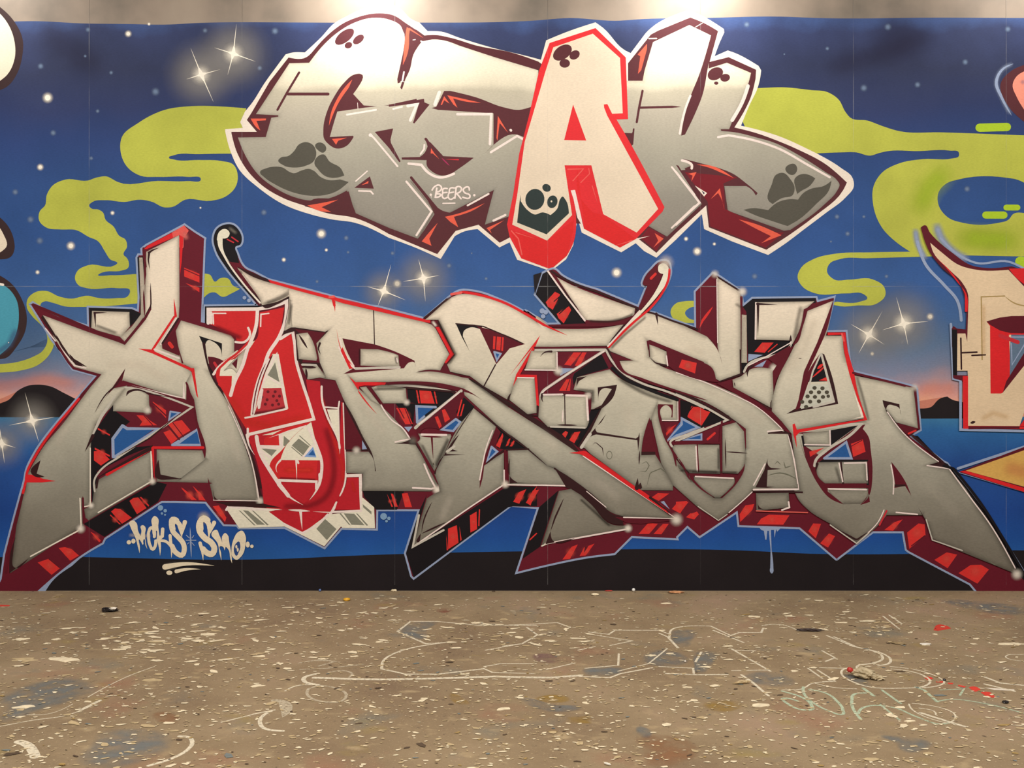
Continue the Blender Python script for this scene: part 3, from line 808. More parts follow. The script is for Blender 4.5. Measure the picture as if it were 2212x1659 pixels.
o H 31 -4303,-25 -4134,-18 -4078,94 -4050,291 ~-3987,537 ~-3924,769 ~-3888,902 ~-3881,945 ~-3811,1100 ~-3727,1226 ~-3636,1339 ~-3530,1465 ~-3439,1571 -3316,1722 -3506,1774 ~-3558,1852 -3643,1985 ~-3600,1930 -3671,2008 -3776,2183 -3843,2289 -3829,2299 ~-3741,2246 -3379,2109 -3383,2264 -3038,2253 -2982,2229 -2975,2352 -2993,2661 -2982,2682 -2951,2682 -2954,2731 -2919,2759 -2617,2921 -2538,2865 -2458,2815 -2461,2801 -2486,2148 -2454,2141 -2454,2274 -2026,2278 ~-2124,2394 ~-2293,2598 ~-2363,2717 ~-2384,2822 ~-2356,2893 ~-2293,2928 ~-2237,2928 ~-2180,2879 ~-2159,2822 ~-2173,2766 ~-2208,2752 ~-2194,2689 ~-2138,2584 ~-2054,2541 -1949,2485 -1703,2422 -1415,2345 -1132,2274 -1073,2268 -701,2173 -504,2342 ~-420,2395 ~-300,2391 ~-90,2321 200,2166 ~118,2223 280,2128 392,2131 189,2370 245,2535 294,2560 ~329,2570 ~399,2518 680,2405 1011,2268 1081,2440 ~1046,2447 ~1053,2489 ~1116,2574 ~1186,2633 ~1242,2630 ~1263,2574 ~1242,2468 ~1186,2370 1074,2230 1137,2219 1277,2166 1471,2096 1467,2391 1605,2535 1654,2511 1823,2395 1844,2272 1921,2335 2427,2342 2437,2307 2567,2342 2504,2068 2666,2071 ~2680,1949 ~2701,1808 2722,1745 2721,1752 3220,1629 3230,1613 3258,1290 3170,1240 3444,1030 3473,1016 ~3592,861 ~3733,698 ~3908,432 ~4092,136 4182,-18 3733,-25 3662,59 3170,319 3153,333 3128,477 2882,477 2594,259 2592,259 2300,509 1816,526 1802,642 1499,439 1401,523 1310,432 1313,421 954,439 817,302 ~610,277 ~294,214 45,154 217,670 -22,677 -19,677 -785,108 -799,122 -848,302 -736,653 -1084,653 -1087,498 -1354,505 -1365,505 -1499,351 -1815,512 -2180,509 -2194,530 -2300,533 -2444,713 -2686,720 -2800,720 -3256,424 -3274,386 ~-3390,319 ~-3600,165 -3811,-18
f H -4233,-18 -3811,-18 -3600,172 -3425,284 -3516,200 ~-3671,80 -3741,-25 -4233,-25
part block_shadow
f MAR -4303,-25 -4134,-18 -4078,94 -4050,291 ~-3987,537 ~-3924,769 ~-3888,902 ~-3881,945 ~-3811,1100 ~-3727,1226 ~-3636,1339 ~-3530,1465 ~-3439,1571 -3316,1722 -3506,1774 ~-3558,1852 -3643,1985 ~-3600,1930 -3671,2008 -3776,2183 -3843,2289 -3829,2299 ~-3741,2246 -3379,2109 -3383,2264 -3038,2253 -2982,2229 -2975,2352 -2993,2661 -2982,2682 -2951,2682 -2954,2731 -2919,2759 -2617,2921 -2538,2865 -2458,2815 -2461,2801 -2486,2148 -2454,2141 -2454,2274 -2026,2278 ~-2124,2394 ~-2293,2598 ~-2363,2717 ~-2384,2822 ~-2356,2893 ~-2293,2928 ~-2237,2928 ~-2180,2879 ~-2159,2822 ~-2173,2766 ~-2208,2752 ~-2194,2689 ~-2138,2584 ~-2054,2541 -1949,2485 -1703,2422 -1415,2345 -1132,2274 -1073,2268 -701,2173 -504,2342 ~-420,2395 ~-300,2391 ~-90,2321 200,2166 ~118,2223 280,2128 392,2131 189,2370 245,2535 294,2560 ~329,2570 ~399,2518 680,2405 1011,2268 1081,2440 ~1046,2447 ~1053,2489 ~1116,2574 ~1186,2633 ~1242,2630 ~1263,2574 ~1242,2468 ~1186,2370 1074,2230 1137,2219 1277,2166 1471,2096 1467,2391 1605,2535 1654,2511 1823,2395 1844,2272 1921,2335 2427,2342 2437,2307 2567,2342 2504,2068 2666,2071 ~2680,1949 ~2701,1808 2722,1745 2721,1752 3220,1629 3230,1613 3258,1290 3170,1240 3444,1030 3473,1016 ~3592,861 ~3733,698 ~3908,432 ~4092,136 4182,-18 3733,-25 3662,59 3170,319 3153,333 3128,477 2882,477 2594,259 2592,259 2300,509 1816,526 1802,642 1499,439 1401,523 1310,432 1313,421 954,439 817,302 ~610,277 ~294,214 45,154 217,670 -22,677 -19,677 -785,108 -799,122 -848,302 -736,653 -1084,653 -1087,498 -1354,505 -1365,505 -1499,351 -1815,512 -2180,509 -2194,530 -2300,533 -2444,713 -2686,720 -2800,720 -3256,424 -3274,386 ~-3390,319 ~-3600,165 -3811,-18
f K -3383,2264 -3038,2253 -2968,2218 -2968,2190 -3052,2113 -3369,2092
f K -2993,2668 -2940,2675 -2940,2211 -2968,2211
f K -2454,2274 -2012,2282 -1780,2355 -1780,2310 -2194,2239 -2419,2239 -2426,2120 -2454,2141
f K ~-2384,2822 ~-2356,2893 ~-2293,2928 ~-2237,2928 ~-2180,2879 ~-2159,2822 ~-2173,2766 ~-2208,2752 ~-2194,2689 -2180,2619 -2265,2633 -2012,2274 ~-2124,2394 ~-2293,2598 ~-2363,2717
f K 245,2535 294,2560 589,2138 392,2131 189,2370
f K 1844,2272 1921,2335 2427,2342 2427,2300 1942,2300 1942,2005 2244,1998 2244,1956 1893,1808 1830,1717 1830,1822 1886,1822 1872,2230
f K -3081,1641 -3376,1212 -3362,820 -3333,820 -3319,952 -3207,1044 -3200,1226 -3052,1353 -3186,1451 -3186,1500
f K -3362,1134 -3319,1134 -3312,783 -3355,677 -3362,923
f K -3305,994 -3277,972 -3074,1078 -2870,1162 -3038,1148
f K -3397,551 -2842,874 -2757,853 -2828,713 -3256,432 -3425,537
f K -1193,804 -862,797 -919,649 -1087,649 -1179,748
f K -680,769 -799,347 -47,832 200,832 200,677 -19,677 -785,108 -848,302 -736,653
f K -22,839 175,832 118,684 -22,677
f K 371,804 224,354 83,256 217,670
f K 3241,1240 3466,1002 4056,122 4182,-18 4092,136 ~3733,698 3606,861 3480,1016 3444,1030 3199,1240
f K -841,1634 -448,1599 -469,1549 -764,1311 -771,1500 -827,1507
f K -385,1549 -300,1472 -413,1339 -448,1381 -441,1423
f K -118,1311 135,1128 -47,1128 -118,1142
f K 294,1307 610,1300 526,1149 470,1198
f K 715,1894 772,1781 526,1711 491,1641 484,1704 498,1739
f K 631,1451 722,1465 575,1191 526,1149
f K 1032,1662 1327,1535 1509,1479 1532,1465 1724,1367 1492,1297 1345,1388 1331,1535 1310,1549
f K 1003,1655 1292,1655 1263,1592 1130,1599
f K 2532,1283 2764,1325 2749,1311 2559,1177 2538,1156 2469,1114 2321,1170 2321,1254
f K 2462,1880 2532,1669 2364,1669
f K -933,1500 -771,1500 -792,1311
part window
part window
f B -3109,1314 -3074,1290 -2849,1300 -3172,1079 -3182,1212
s H 24 -3112,1321 -3074,1297 -2828,1297 -2926,1230 -3172,1072
s H 24 -3112,1321 -3189,1216 -3186,1072
part window
f B -2729,1437 -2659,1423 -2743,1367
s H 15 -2729,1434 -2659,1423 -2740,1367 -2729,1434
part window
f B -2686,1167 -2507,1293 -2482,1167
s H 18 -2686,1167 -2511,1293 -2482,1167 -2686,1167
s H 18 -2715,1167 -2538,1167
s H 18 -2715,1167 -2538,1275
part window
f B -761,1476 -617,1469 -757,1360
s H 20 -610,1469 -763,1476 -757,1346
s H 17 -757,1346 -701,1395
part window
f B -553,1293 -448,1374 -416,1349 -469,1283
s H 18 -448,1374 -413,1349 -473,1275
s H 18 -448,1374 -560,1290 -483,1286
part window
f H -862,1311 -796,1314 -827,1272
part window
f H -1196,1205 -1161,1131 -1196,1131
part window
f B -142,1910 -90,1899 -121,1836
s H 15 -142,1910 -90,1896 -121,1843 -142,1910
part window
f B -163,1153 -114,1114 -202,1037
s H 17 -163,1153 -118,1114 -199,1040 -163,1153
part window
f H 392,1781 494,1778 382,1718
part window
f B 1355,1367 1488,1307 1242,1212
s H 20 1351,1381 1488,1307 1313,1240 1242,1205 1355,1332 1351,1381
part window
f B 1352,1209 1514,1254 1514,1209
s H 13 1352,1209 1514,1254 1514,1209 1352,1209
part window
f B 2490,1065 2666,1191 2708,1065
s H 18 2490,1061 2666,1191 2708,1061 2490,1061
part window
f H 1889,1894 2005,1887 1886,1834
part window
f H 2033,1845 2002,1792 1935,1792
part window
f H 1186,713 1214,720 1260,653
part red_stripe
part red_stripe
f S -2619,2584 -2497,2534 -2497,2464 -2619,2513
b RSH 50 .55 -2558,2524
part red_stripe
f S -2609,2461 -2497,2422 -2498,2387
b RSH 31 .55 -2535,2423
s M 7 -2616,2570 -2497,2517
part red_stripe
f S -3309,1304 -3211,1251 -3214,1240 -3309,1290
b RSH 27 .55 -3261,1271
part red_stripe
f S -3000,1405 -2933,1402 -2898,1367 -2835,1325 -2975,1321 -2954,1353
b RSH 35 .55 -2932,1362
s M 7 -2940,1402 -2870,1325
part red_stripe
f S -2870,1514 -2764,1444 -2764,1381 -2870,1493
b RSH 45 .55 -2817,1458
s M 10 -2870,1500 -2764,1402
part red_stripe
f S -2785,1268 -2722,1290 -2750,1339 -2638,1367 -2568,1283 -2652,1233 -2722,1174
b RSH 81 .55 -2691,1279
s M 15 -2757,1332 -2659,1212
s M 7 -2715,1353 -2624,1233
part red_stripe
f S -3340,1117 -3284,1121 -3214,1051 -3284,1002 -3340,1044
b RSH 50 .55 -3292,1067
part red_stripe
f S -3333,1146 -3214,1086 -3214,1072 -3333,1131
b RSH 31 .55 -3274,1109
part red_stripe
f S -3056,720 -3024,744 -2986,748 -2919,663 -2996,614
b RSH 56 .55 -2996,698
part red_stripe
f S -2975,751 -2961,751 -2898,684 -2905,674
b RSH 32 .55 -2935,715
part red_stripe
f S -3203,635 -3172,660 -3130,656 -3038,586 -3116,537
b RSH 52 .55 -3132,615
part red_stripe
f S -3207,611 -3123,533 -3137,533 -3214,607
b RSH 33 .55 -3170,571
part red_stripe
f S -3622,344 -3572,351 -3516,333 -3460,284 -3530,242
b RSH 46 .55 -3540,311
part red_stripe
f S -3790,228 -3699,259 -3607,186 -3678,129
b RSH 55 .55 -3694,200
s M 8 -3699,256 -3614,186
part red_stripe
f S -3369,474 -3340,460 -3284,403 -3298,389
b RSH 36 .55 -3323,432
part red_stripe
f S -2645,825 -2603,797 -2538,741 -2538,727 -2561,727
b RSH 41 .55 -2577,763
part red_stripe
f S -2644,832 -2581,783 -2518,727 -2553,727
b RSH 44 .55 -2574,767
part red_stripe
f S -2553,842 -2489,783 -2447,723 -2504,727 -2504,769
b RSH 45 .55 -2499,769
part red_stripe
f S -2391,677 -2342,684 -2282,586 -2293,551
b RSH 46 .55 -2327,624
part red_stripe
t S 28 -2391,1845 -2363,1802
part red_stripe
f S -1295,1972 -1246,1965 -1218,1819 -1239,1819
b RSH 32 .55 -1250,1894
part red_stripe
f S -1281,1964 -1239,1971 -1225,1880 -1232,1830
b RSH 24 .55 -1244,1911
part red_stripe
f S -1291,1977 -1228,1966 -1217,1808 -1228,1843
b RSH 31 .55 -1241,1898
s M 8 -1263,1973 -1235,1864
part red_stripe
e S 32 32 0 -859,1833
part red_stripe
f S -149,2036 -65,2026 -72,1917 -153,1934
b RSH 37 .55 -110,1978
s M 10 -125,2033 -132,1927
s M 7 -83,2029 -90,1917
part red_stripe
f S -743,1613 -652,1613 -617,1497 -729,1500
b RSH 49 .55 -685,1556
part red_stripe
f S -768,1609 -757,1609 -736,1500 -749,1500
b RSH 13 .55 -752,1554
part red_stripe
f S -627,1606 -617,1606 -595,1497 -606,1497
b RSH 13 .55 -611,1552
part red_stripe
f S -926,1462 -848,1462 -792,1335 -852,1332
b RSH 55 .55 -854,1398
s M 8 -905,1462 -862,1381
s M 7 -855,1458 -806,1335
part red_stripe
f S -560,1444 -536,1455 -494,1374 -536,1346
b RSH 28 .55 -532,1405
part red_stripe
f S -617,1391 -592,1398 -560,1318 -581,1300
b RSH 24 .55 -588,1352
part red_stripe
s S 11 -402,1525 -434,1402
part red_stripe
s S 11 -385,1490 -409,1402
part red_stripe
f S -76,1261 -69,1240 -97,1142 -128,1163
b RSH 25 .55 -92,1202
part red_stripe
f S -26,1216 -12,1219 -30,1163 -51,1156
b RSH 16 .55 -30,1188
part red_stripe
f S 12,1205 23,1198 2,1156 -19,1156
b RSH 18 .55 4,1179
part red_stripe
f S -999,776 -982,741 -950,674 -964,674
b RSH 21 .55 -974,716
part red_stripe
f S -968,779 -950,776 -912,674 -940,674
b RSH 24 .55 -942,726
part red_stripe
f S -880,779 -834,783 -799,670 -855,670
b RSH 34 .55 -842,726
part red_stripe
f S -511,498 -441,526 -427,386 -511,333
b RSH 35 .55 -472,436
part red_stripe
f S -420,516 -402,410 -413,400
part red_stripe
f S -525,446 -511,326 -522,326
part red_stripe
f S -336,604 -283,635 -279,495 -332,467
b RSH 24 .55 -308,550
part red_stripe
s S 10 -260,649 -265,523
part red_stripe
f S 114,814 58,698 9,713 58,790
b RSH 44 .55 60,754
part red_stripe
f S 200,839 149,684 111,706 170,804
b RSH 37 .55 158,758
part red_stripe
f S 217,811 146,688 115,706 167,804
b RSH 43 .55 161,752
part red_stripe
f S 111,811 55,698 13,713 55,790
b RSH 41 .55 58,753
part red_stripe
s S 10 143,410 196,460
part red_stripe
f S 477,354 526,372 463,256 403,252
b RSH 50 .55 467,308
part red_stripe
f S 575,347 659,379 589,284 540,280
b RSH 42 .55 591,322
f M 582,354 610,358 575,305
part red_stripe
f S 1088,544 1165,537 1095,456 1011,456
b RSH 37 .55 1090,498
part red_stripe
f S 1207,537 1253,537 1193,453 1130,456
b RSH 35 .55 1196,496
part red_stripe
f S 1165,783 1256,779 1172,720 1116,748
b RSH 26 .55 1177,758
part red_stripe
f S 1313,698 1411,713 1341,621 1277,656
b RSH 39 .55 1336,672
part red_stripe
f S 1425,621 1495,614 1453,572 1390,590
b RSH 21 .55 1441,599
part red_stripe
f S 1310,713 1401,720 1345,621 1310,649
b RSH 38 .55 1342,676
part red_stripe
f S 1422,614 1478,635 1492,614 1457,572 1394,590
b RSH 26 .55 1449,605
part red_stripe
f S 1865,684 1935,695 1921,649 1823,551 1819,614
b RSH 49 .55 1873,639
part red_stripe
f S 1991,579 2054,611 2216,604 2167,530 1956,533
b RSH 34 .55 2077,571
part red_stripe
f S 2406,540 2469,537 2427,421 2367,477
b RSH 43 .55 2417,494
part red_stripe
f S 2532,460 2581,439 2525,347 2462,382
b RSH 47 .55 2525,407
part red_stripe
f S 2974,488 3058,551 3121,572 3072,516 3044,481
b RSH 38 .55 3054,522
part red_stripe
f S 3156,467 3248,540 3297,533 3304,446 3174,337
b RSH 62 .55 3236,465
s M 8 3297,442 3192,361
part red_stripe
f S 3374,249 3473,309 3557,291 3480,182
b RSH 53 .55 3471,258
part red_stripe
f S 3567,143 3662,207 3747,210 3810,172 3718,59
b RSH 63 .55 3701,158
part red_stripe
f S 269,2307 343,2391 385,2370 326,2247 287,2272
b RSH 49 .55 322,2317
part red_stripe
f S 357,2215 456,2275 473,2244 413,2138 371,2180
b RSH 49 .55 414,2210
s K 7 336,2314 392,2363
s K 8 378,2215 434,2265
part red_stripe
t S 21 1499,2103 1521,2159 1605,2272
part red_stripe
f S 491,1906 554,1906 470,1801 417,1808
b RSH 44 .55 483,1855
part red_stripe
f S 561,1906 596,1906 540,1794 501,1801
b RSH 40 .55 550,1852
part red_stripe
f S 434,1690 470,1697 463,1599 375,1599
b RSH 40 .55 436,1646
s M 7 463,1690 434,1606
part red_stripe
f S 1355,1850 1474,1822 1460,1738 1330,1787
b RSH 47 .55 1405,1799
s M 7 1439,1731 1474,1808
part red_stripe
f S 399,1254 427,1279 448,1268 427,1223
b RSH 21 .55 425,1256
part red_stripe
f S 498,1268 547,1275 498,1181 456,1205
b RSH 38 .55 500,1232
part red_stripe
f S 1453,1472 1532,1472 1532,1353 1509,1325 1404,1388
b RSH 54 .55 1486,1402
part red_stripe
f S 1436,1479 1584,1430 1514,1321 1401,1395
b RSH 66 .55 1484,1406
s K 7 1387,1402 1450,1479
part red_stripe
f S 1228,1261 1277,1311 1313,1332 1235,1240
b RSH 36 .55 1263,1286
part red_stripe
s S 18 1563,1212 1619,1261
part red_stripe
f S 1998,1985 2090,1985 2019,1904 1935,1911
b RSH 34 .55 2010,1946
part red_stripe
s S 8 2118,1971 2047,1911
part red_stripe
f S 2448,1683 2504,1708 2522,1679
b RSH 12 .55 2491,1690
part red_stripe
t S 24 2434,1774 2483,1816
part red_stripe
t S 14 2392,1704 2504,1802
part red_stripe
f S 2371,1114 2490,1146 2378,1072
b RSH 31 .55 2413,1111
part red_stripe
f S 2704,1177 2799,1212 2820,1114 2722,1072
b RSH 49 .55 2761,1144
part red_stripe
f S 3156,1268 3213,1283 3241,1290 3170,1247
b RSH 18 .55 3195,1272
part letter|grey letter H at the far left with a tall block
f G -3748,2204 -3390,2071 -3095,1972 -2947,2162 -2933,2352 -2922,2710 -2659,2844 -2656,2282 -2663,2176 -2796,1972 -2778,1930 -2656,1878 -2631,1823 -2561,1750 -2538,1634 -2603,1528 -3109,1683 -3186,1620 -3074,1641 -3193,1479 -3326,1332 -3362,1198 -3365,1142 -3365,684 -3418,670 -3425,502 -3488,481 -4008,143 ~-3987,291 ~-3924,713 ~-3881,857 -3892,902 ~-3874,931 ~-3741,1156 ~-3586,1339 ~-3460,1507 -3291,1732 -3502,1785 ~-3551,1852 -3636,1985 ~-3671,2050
r DKs 46 .34 -3748,2204 -3390,2071 -3095,1972 -2947,2162 -2933,2352 -2922,2710 -2659,2844 -2656,2282 -2663,2176 -2796,1972 -2778,1930 -2656,1878 -2631,1823 -2561,1750 -2538,1634 -2603,1528 -3109,1683 -3186,1620 -3074,1641 -3193,1479 -3326,1332 -3362,1198 -3365,1142 -3365,684 -3418,670 -3425,502 -3488,481 -4008,143 ~-3987,291 ~-3924,713 ~-3881,857 -3892,902 ~-3874,931 ~-3741,1156 ~-3586,1339 ~-3460,1507 -3291,1732 -3502,1785 ~-3551,1852 -3636,1985 ~-3671,2050
f G -3355,2239 -3056,2229 -3052,2113 -3123,2029 -3362,2095
r DKs 46 .34 -3355,2239 -3056,2229 -3052,2113 -3123,2029 -3362,2095
f G -2979,2664 -2951,2664 -2933,2436 -2937,2197 -3088,1986 -3130,2029 -3038,2113 -2965,2211 -2965,2282
r DKs 46 .34 -2979,2664 -2951,2664 -2933,2436 -2937,2197 -3088,1986 -3130,2029 -3038,2113 -2965,2211 -2965,2282
f G -3038,1634 ~-2968,1606 -2901,1564 -2898,1493 -2884,1423 -3186,1437 -3186,1500 -3081,1634
r DKs 46 .34 -3038,1634 ~-2968,1606 -2901,1564 -2898,1493 -2884,1423 -3186,1437 -3186,1500 -3081,1634
f G -2880,1117 -3221,938 -3305,889 -3312,902 -3340,797 -3355,684 -3418,656 -3407,586 -3383,565 -2880,864 -2870,895
r DKs 46 .34 -2880,1117 -3221,938 -3305,889 -3312,902 -3340,797 -3355,684 -3418,656 -3407,586 -3383,565 -2880,864 -2870,895
f G -2838,1131 -2475,1124 -2444,1057 -2405,1057 -2012,720 -2384,723 -2409,864 -2838,874
r DKs 46 .34 -2838,1131 -2475,1124 -2444,1057 -2405,1057 -2012,720 -2384,723 -2409,864 -2838,874
f G -2644,2162 -2244,2043 -2219,2008 -2219,1894 -2307,1760 -2419,1753 ~-2265,1507 ~-2166,1268 ~-2082,1037 -2019,720 -2384,723 -2416,864 -2686,871 -2447,1057 ~-2461,1107 ~-2511,1353 -2539,1528 -2609,1662 -2546,1774 -2644,1823 -2665,1943 -2686,2078
r DKs 46 .34 -2644,2162 -2244,2043 -2219,2008 -2219,1894 -2307,1760 -2419,1753 ~-2265,1507 ~-2166,1268 ~-2082,1037 -2019,720 -2384,723 -2416,864 -2686,871 -2447,1057 ~-2461,1107 ~-2511,1353 -2539,1528 -2609,1662 -2546,1774 -2644,1823 -2665,1943 -2686,2078
f M -3088,1781 -3116,1676 -2603,1507 -2554,1486 -2610,1669 -2596,1669 -2596,1669 -2547,1507 -2538,1465 -2596,1493 -3109,1676 ~-3179,1620 -3326,1430 -3158,1676
f P -2624,1683 -2610,1535 -2687,1549 -3052,1648 -2631,1546
f M -2602,1669 -2588,1655 -2546,1507 ~-2511,1353 ~-2447,1086 -2454,1058 ~-2482,1156 -2546,1458 -2602,1528
f K -2500,2039 -2317,1979 -2317,1871 ~-2335,1944 ~-2377,1986 ~-2433,2001 ~-2451,1965 -2426,1819 ~-2384,1739 -2405,1732 -2475,1985
f M -2430,1873 ~-2370,1866 -2296,1834 ~-2356,1781 -2384,1743 -2419,1802
s R2 21 -2377,1823 -2356,1788
f N -2475,1985 -2451,1985 ~-2405,1753 ~-2251,1507 ~-2152,1283 ~-2068,1072 -1991,820 -2026,820 ~-2082,1002 ~-2166,1247 ~-2265,1493 ~-2405,1718
f N -2110,1134 ~-2054,958 -1991,741 -1984,698 -2293,691 -2384,713 -2026,720 ~-2054,867
s P 8 -4022,1985 -4022,1985
s G 18 -2293,1841 -2194,1915
g WS 18 .7 -2307,1592 ~-2166,1283 ~-2082,1037 -2026,720
s WL 7 -2265,1479 ~-2159,1240 ~-2082,1037 -2019,720 -2384,727
b WS 42 .8 -2012,720
s GL 15 -3088,1627 ~-3045,1623 -2680,1518 -2554,1469 -3158,1058 ~-3298,952 ~-3333,896 -3333,797
t GL 24 -3151,1585 -3284,1388 -3376,1191
s GL 8 -3158,1072 -2898,1226 -2589,1451
t N 10 -2645,1423 -2898,1219 -3158,1072
s LT 10 -3369,1142 -3369,820
s LT 10 -3369,1134 -3369,684 -3414,674
b WS 35 .9 -3362,684
s LT 10 -2884,1114 -2877,889
s LT 10 -2880,1092 -2873,881 -3305,628
b WS 39 .9 -2873,878
s LT 11 -3451,741 -3442,516 -3467,481 -3846,277
b WS 46 .9 -3446,498
s M 17 -3428,741 -3421,544
u M 7 -3428,741 -3428,762
t N 10 -3333,1423 ~-3249,1564 ~-3158,1655 -3088,1781
u N 28 -3348,1240 -3411,1114
f N -3081,1557 ~-3074,1592 ~-3024,1613 -2898,1581 -2652,1535 -2898,1571 ~-3010,1599 ~-3059,1581
b WS 42 .8 -2912,1444
s M 21 -3825,2289 -3095,1979 -2933,2176 -2891,2253
s M 17 -2944,2738 -2926,2591
u M 21 -2937,2675 -2926,2527 -2937,2443
t M 15 -2944,2408 -2933,2190
t N 11 -2887,2464 -2884,2282 -2940,2183
s N 8 -2887,2401 -2885,2260
u N 18 -2898,2703 -2905,2647 -2894,2566
u N 18 -2901,2703 -2870,2724 -2821,2742
s RP 35 -2641,2822 -2641,2752
f R -2940,2731 -2912,2759 -2620,2914 -2638,2633 -2652,2527 -2656,2844 -2919,2731
f RP -2715,2865 -2620,2921 -2582,2879 -2617,2822 -2656,2844 -2708,2822
g RPs 63 .6 -2624,2879 -2596,2801
u R 21 -2687,2197 -2701,2338
s R 18 -2698,2190 -2870,1930
f R -2986,1937 -2884,1930 -2856,1923 -2856,1915 -2561,1781 -2543,1781 -2539,1781 -2507,1542 -2521,1564 -2560,1753 -2582,1767 -2870,1897
s P 15 -2856,1930 -2659,1860
s P 14 -2807,1972 -2680,2176
f M -2698,2078 -2796,1972 -2793,1937 -2652,1888 -2638,1819 -2624,1819 -2659,1930
s S 28 -2736,1979 -2715,1951
s N 15 -2666,2176 -2793,1979
u N 18 -3333,2218 -3326,2106
u N 15 -3337,2222 -3235,2225
f N -3748,2204 -3671,2085 -3586,1951 -3671,2050 -3762,2183
t N 18 -3643,2050 -3600,1965 -3509,1832
u N 28 -3495,1838 -3397,1792
t N 21 -3537,1894 -3481,1816 -3425,1795
s WL 10 -3727,2099 -3495,1802 -3404,1781
s M 20 -3643,1985 -3544,1830 -3502,1781 -3298,1725 -3439,1564
s M 15 -3439,1564 -3474,1521
s R 20 -3460,1535 ~-3558,1416 ~-3636,1325 ~-3727,1205 ~-3811,1072 ~-3874,945 -3881,903 -3881,888 ~-3906,783
s M 18 -3910,769 ~-3952,586 ~-4001,396 -4043,151
f R -3881,931 -3839,931 -3741,896 -3643,879 -3755,868 -3888,868
f N -3766,1044 -3797,938 -3734,914 ~-3797,910 ~-3839,938
f N -3966,432 ~-3987,291 ~-3980,193 -3860,263 -4015,143 ~-4008,291
s R 24 -3235,931 -2870,1146
f N -3319,903 -3221,966 -2870,1167 -2870,1131 -3298,910 -3312,820 -3326,820
u R 22 -2870,1142 -2856,889
s R 21 -2866,1146 -2538,1146
s R 21 -2686,1146 -2468,1146
u R 21 -2546,1146 -2461,1142
f N -2824,1051 -2807,931 -2638,896 -2771,889 ~-2828,896
s N 7 -2686,896 -2644,898
f M -2430,910 -2416,868 -2391,861 -2426,854
f N -2384,818 ~-2377,755 -2244,734 -2377,727 -2388,783
part letter|red letter Y with thick cream outlines in the left half
f RY -2412,2243 -2040,2243 -2054,2134 ~-2082,2001 -2201,2001 -2208,2036 -2384,2120 -2412,2130
g DR2 63 .7 -2384,2116 -2237,2050 -2152,2015
f RY -2015,2225 -1819,2267 ~-1843,2099 -1850,2015 -1766,2064 -1745,1971 ~-1717,1774 ~-1668,1648 -1597,1367 -2103,1254 -2124,1297 ~-2194,1409 -2356,1676 -2370,1746 ~-2335,1809 ~-2194,1908 ~-2103,1985 ~-2054,2001 ~-2022,2141
f RB2 -1646,1690 -1534,1676 -1527,1620 ~-1520,1507 ~-1492,1388 ~-1387,1177 -1376,1156 -1365,1507 -1348,1507 -1344,1423 -1334,1121 ~-1320,1002 ~-1330,861 ~-1372,762 ~-1422,677 ~-1478,600 ~-1562,530 -1675,470 -1815,530 -1942,635 -1984,698 ~-2012,923 ~-2082,1156 -2117,1233 -2103,1254 -1597,1360
g RSs 112 .4 -2265,1564 -2124,1353 -1913,1311 -1632,1395
g DR2 84 .5 -1492,1318 ~-1429,1072 ~-1422,931 ~-1492,748 -1632,677 -1843,677
g R2s 49 .6 -1527,1564 -1436,1247 -1351,1002 -1351,861
f CW -1913,1894 -1864,1894 -1787,1458 -2061,1405 ~-2012,1606 ~-1977,1725
f RDM -1994,1620 -1843,1623 -1812,1465 -2057,1412
g DR 42 .9 -2089,1416 -1942,1430 -1801,1465
e DRD 12 12 0 -1949,1592
e DRD 12 12 0 -1906,1557
e DRD 12 12 0 -1956,1528
e DRD 12 12 0 -1892,1592
e DRD 12 12 0 -1878,1521
e DRD 12 12 0 -1913,1486
e DRD 12 12 0 -1970,1493
e DRD 12 12 0 -1857,1557
e DRD 12 12 0 -1864,1493
e DRD 12 12 0 -1998,1549
f GM -1892,1827 -1857,1669 -1952,1725
s CW 18 -1970,1715 -1850,1651
s P 11 -1857,1655 -1956,1711
f CW -2335,1718 -2237,1718 -2244,1564 -2194,1718 -2082,1985 -2054,2001 ~-2138,1888 ~-2321,1795
f G -2307,1753 ~-2265,1802 -2110,1950 ~-2152,1802 -2201,1739 ~-2237,1774
r DKs 46 .34 -2307,1753 ~-2265,1802 -2110,1950 ~-2152,1802 -2201,1739 ~-2237,1774
f RY -2328,1697 -2240,1697 -2254,1564 -2349,1648
f M -2237,1816 -2194,1859 -2187,1915 -2194,1830 -2201,1774
s P 21 -2384,1732 ~-2349,1781 ~-2230,1873 ~-2138,1943 -2103,1985
s RY 18 -2335,1676 ~-2356,1739 ~-2293,1823 ~-2194,1901 -2089,2006 ~-2089,2022 -2100,2092
s P 18 -2107,2102 ~-2093,2043 ~-2131,1993 -2208,1990
s P 28 -2426,2141 -2426,2250 -2033,2253 ~-1913,2274 -1801,2313 ~-1808,2176 ~-1857,2036 ~-1949,1888 ~-1977,1802 ~-2026,1676 ~-2061,1528 -2075,1409
s P 28 -2033,2246 ~-2047,2106 ~-2089,1986 ~-2103,1957 ~-2152,1802 ~-2216,1669 -2247,1564
s P 21 -2405,2225 -2402,2141
s WL 11 -2384,2134 -2388,2218 -2286,2218
s WL 11 -2008,2113 -2005,2211 -1942,2218
s P 24 -1850,2015 -1752,2078 -1734,1965 ~-1724,1845 ~-1682,1690 ~-1618,1493 -1583,1374 -2103,1251
s P 15 -2131,1384 -2068,1395 -1801,1455 -1878,1894 ~-1927,1802 ~-1991,1648 ~-2026,1493 -2022,1462
s P 17 -1994,1606 -2019,1465
f M -1906,1894 ~-1942,1809 ~-1998,1683 ~-2033,1549 -2054,1423 -2075,1409 ~-2040,1634 ~-1977,1802
s P 14 -1942,1852 ~-2012,1676 -2061,1423
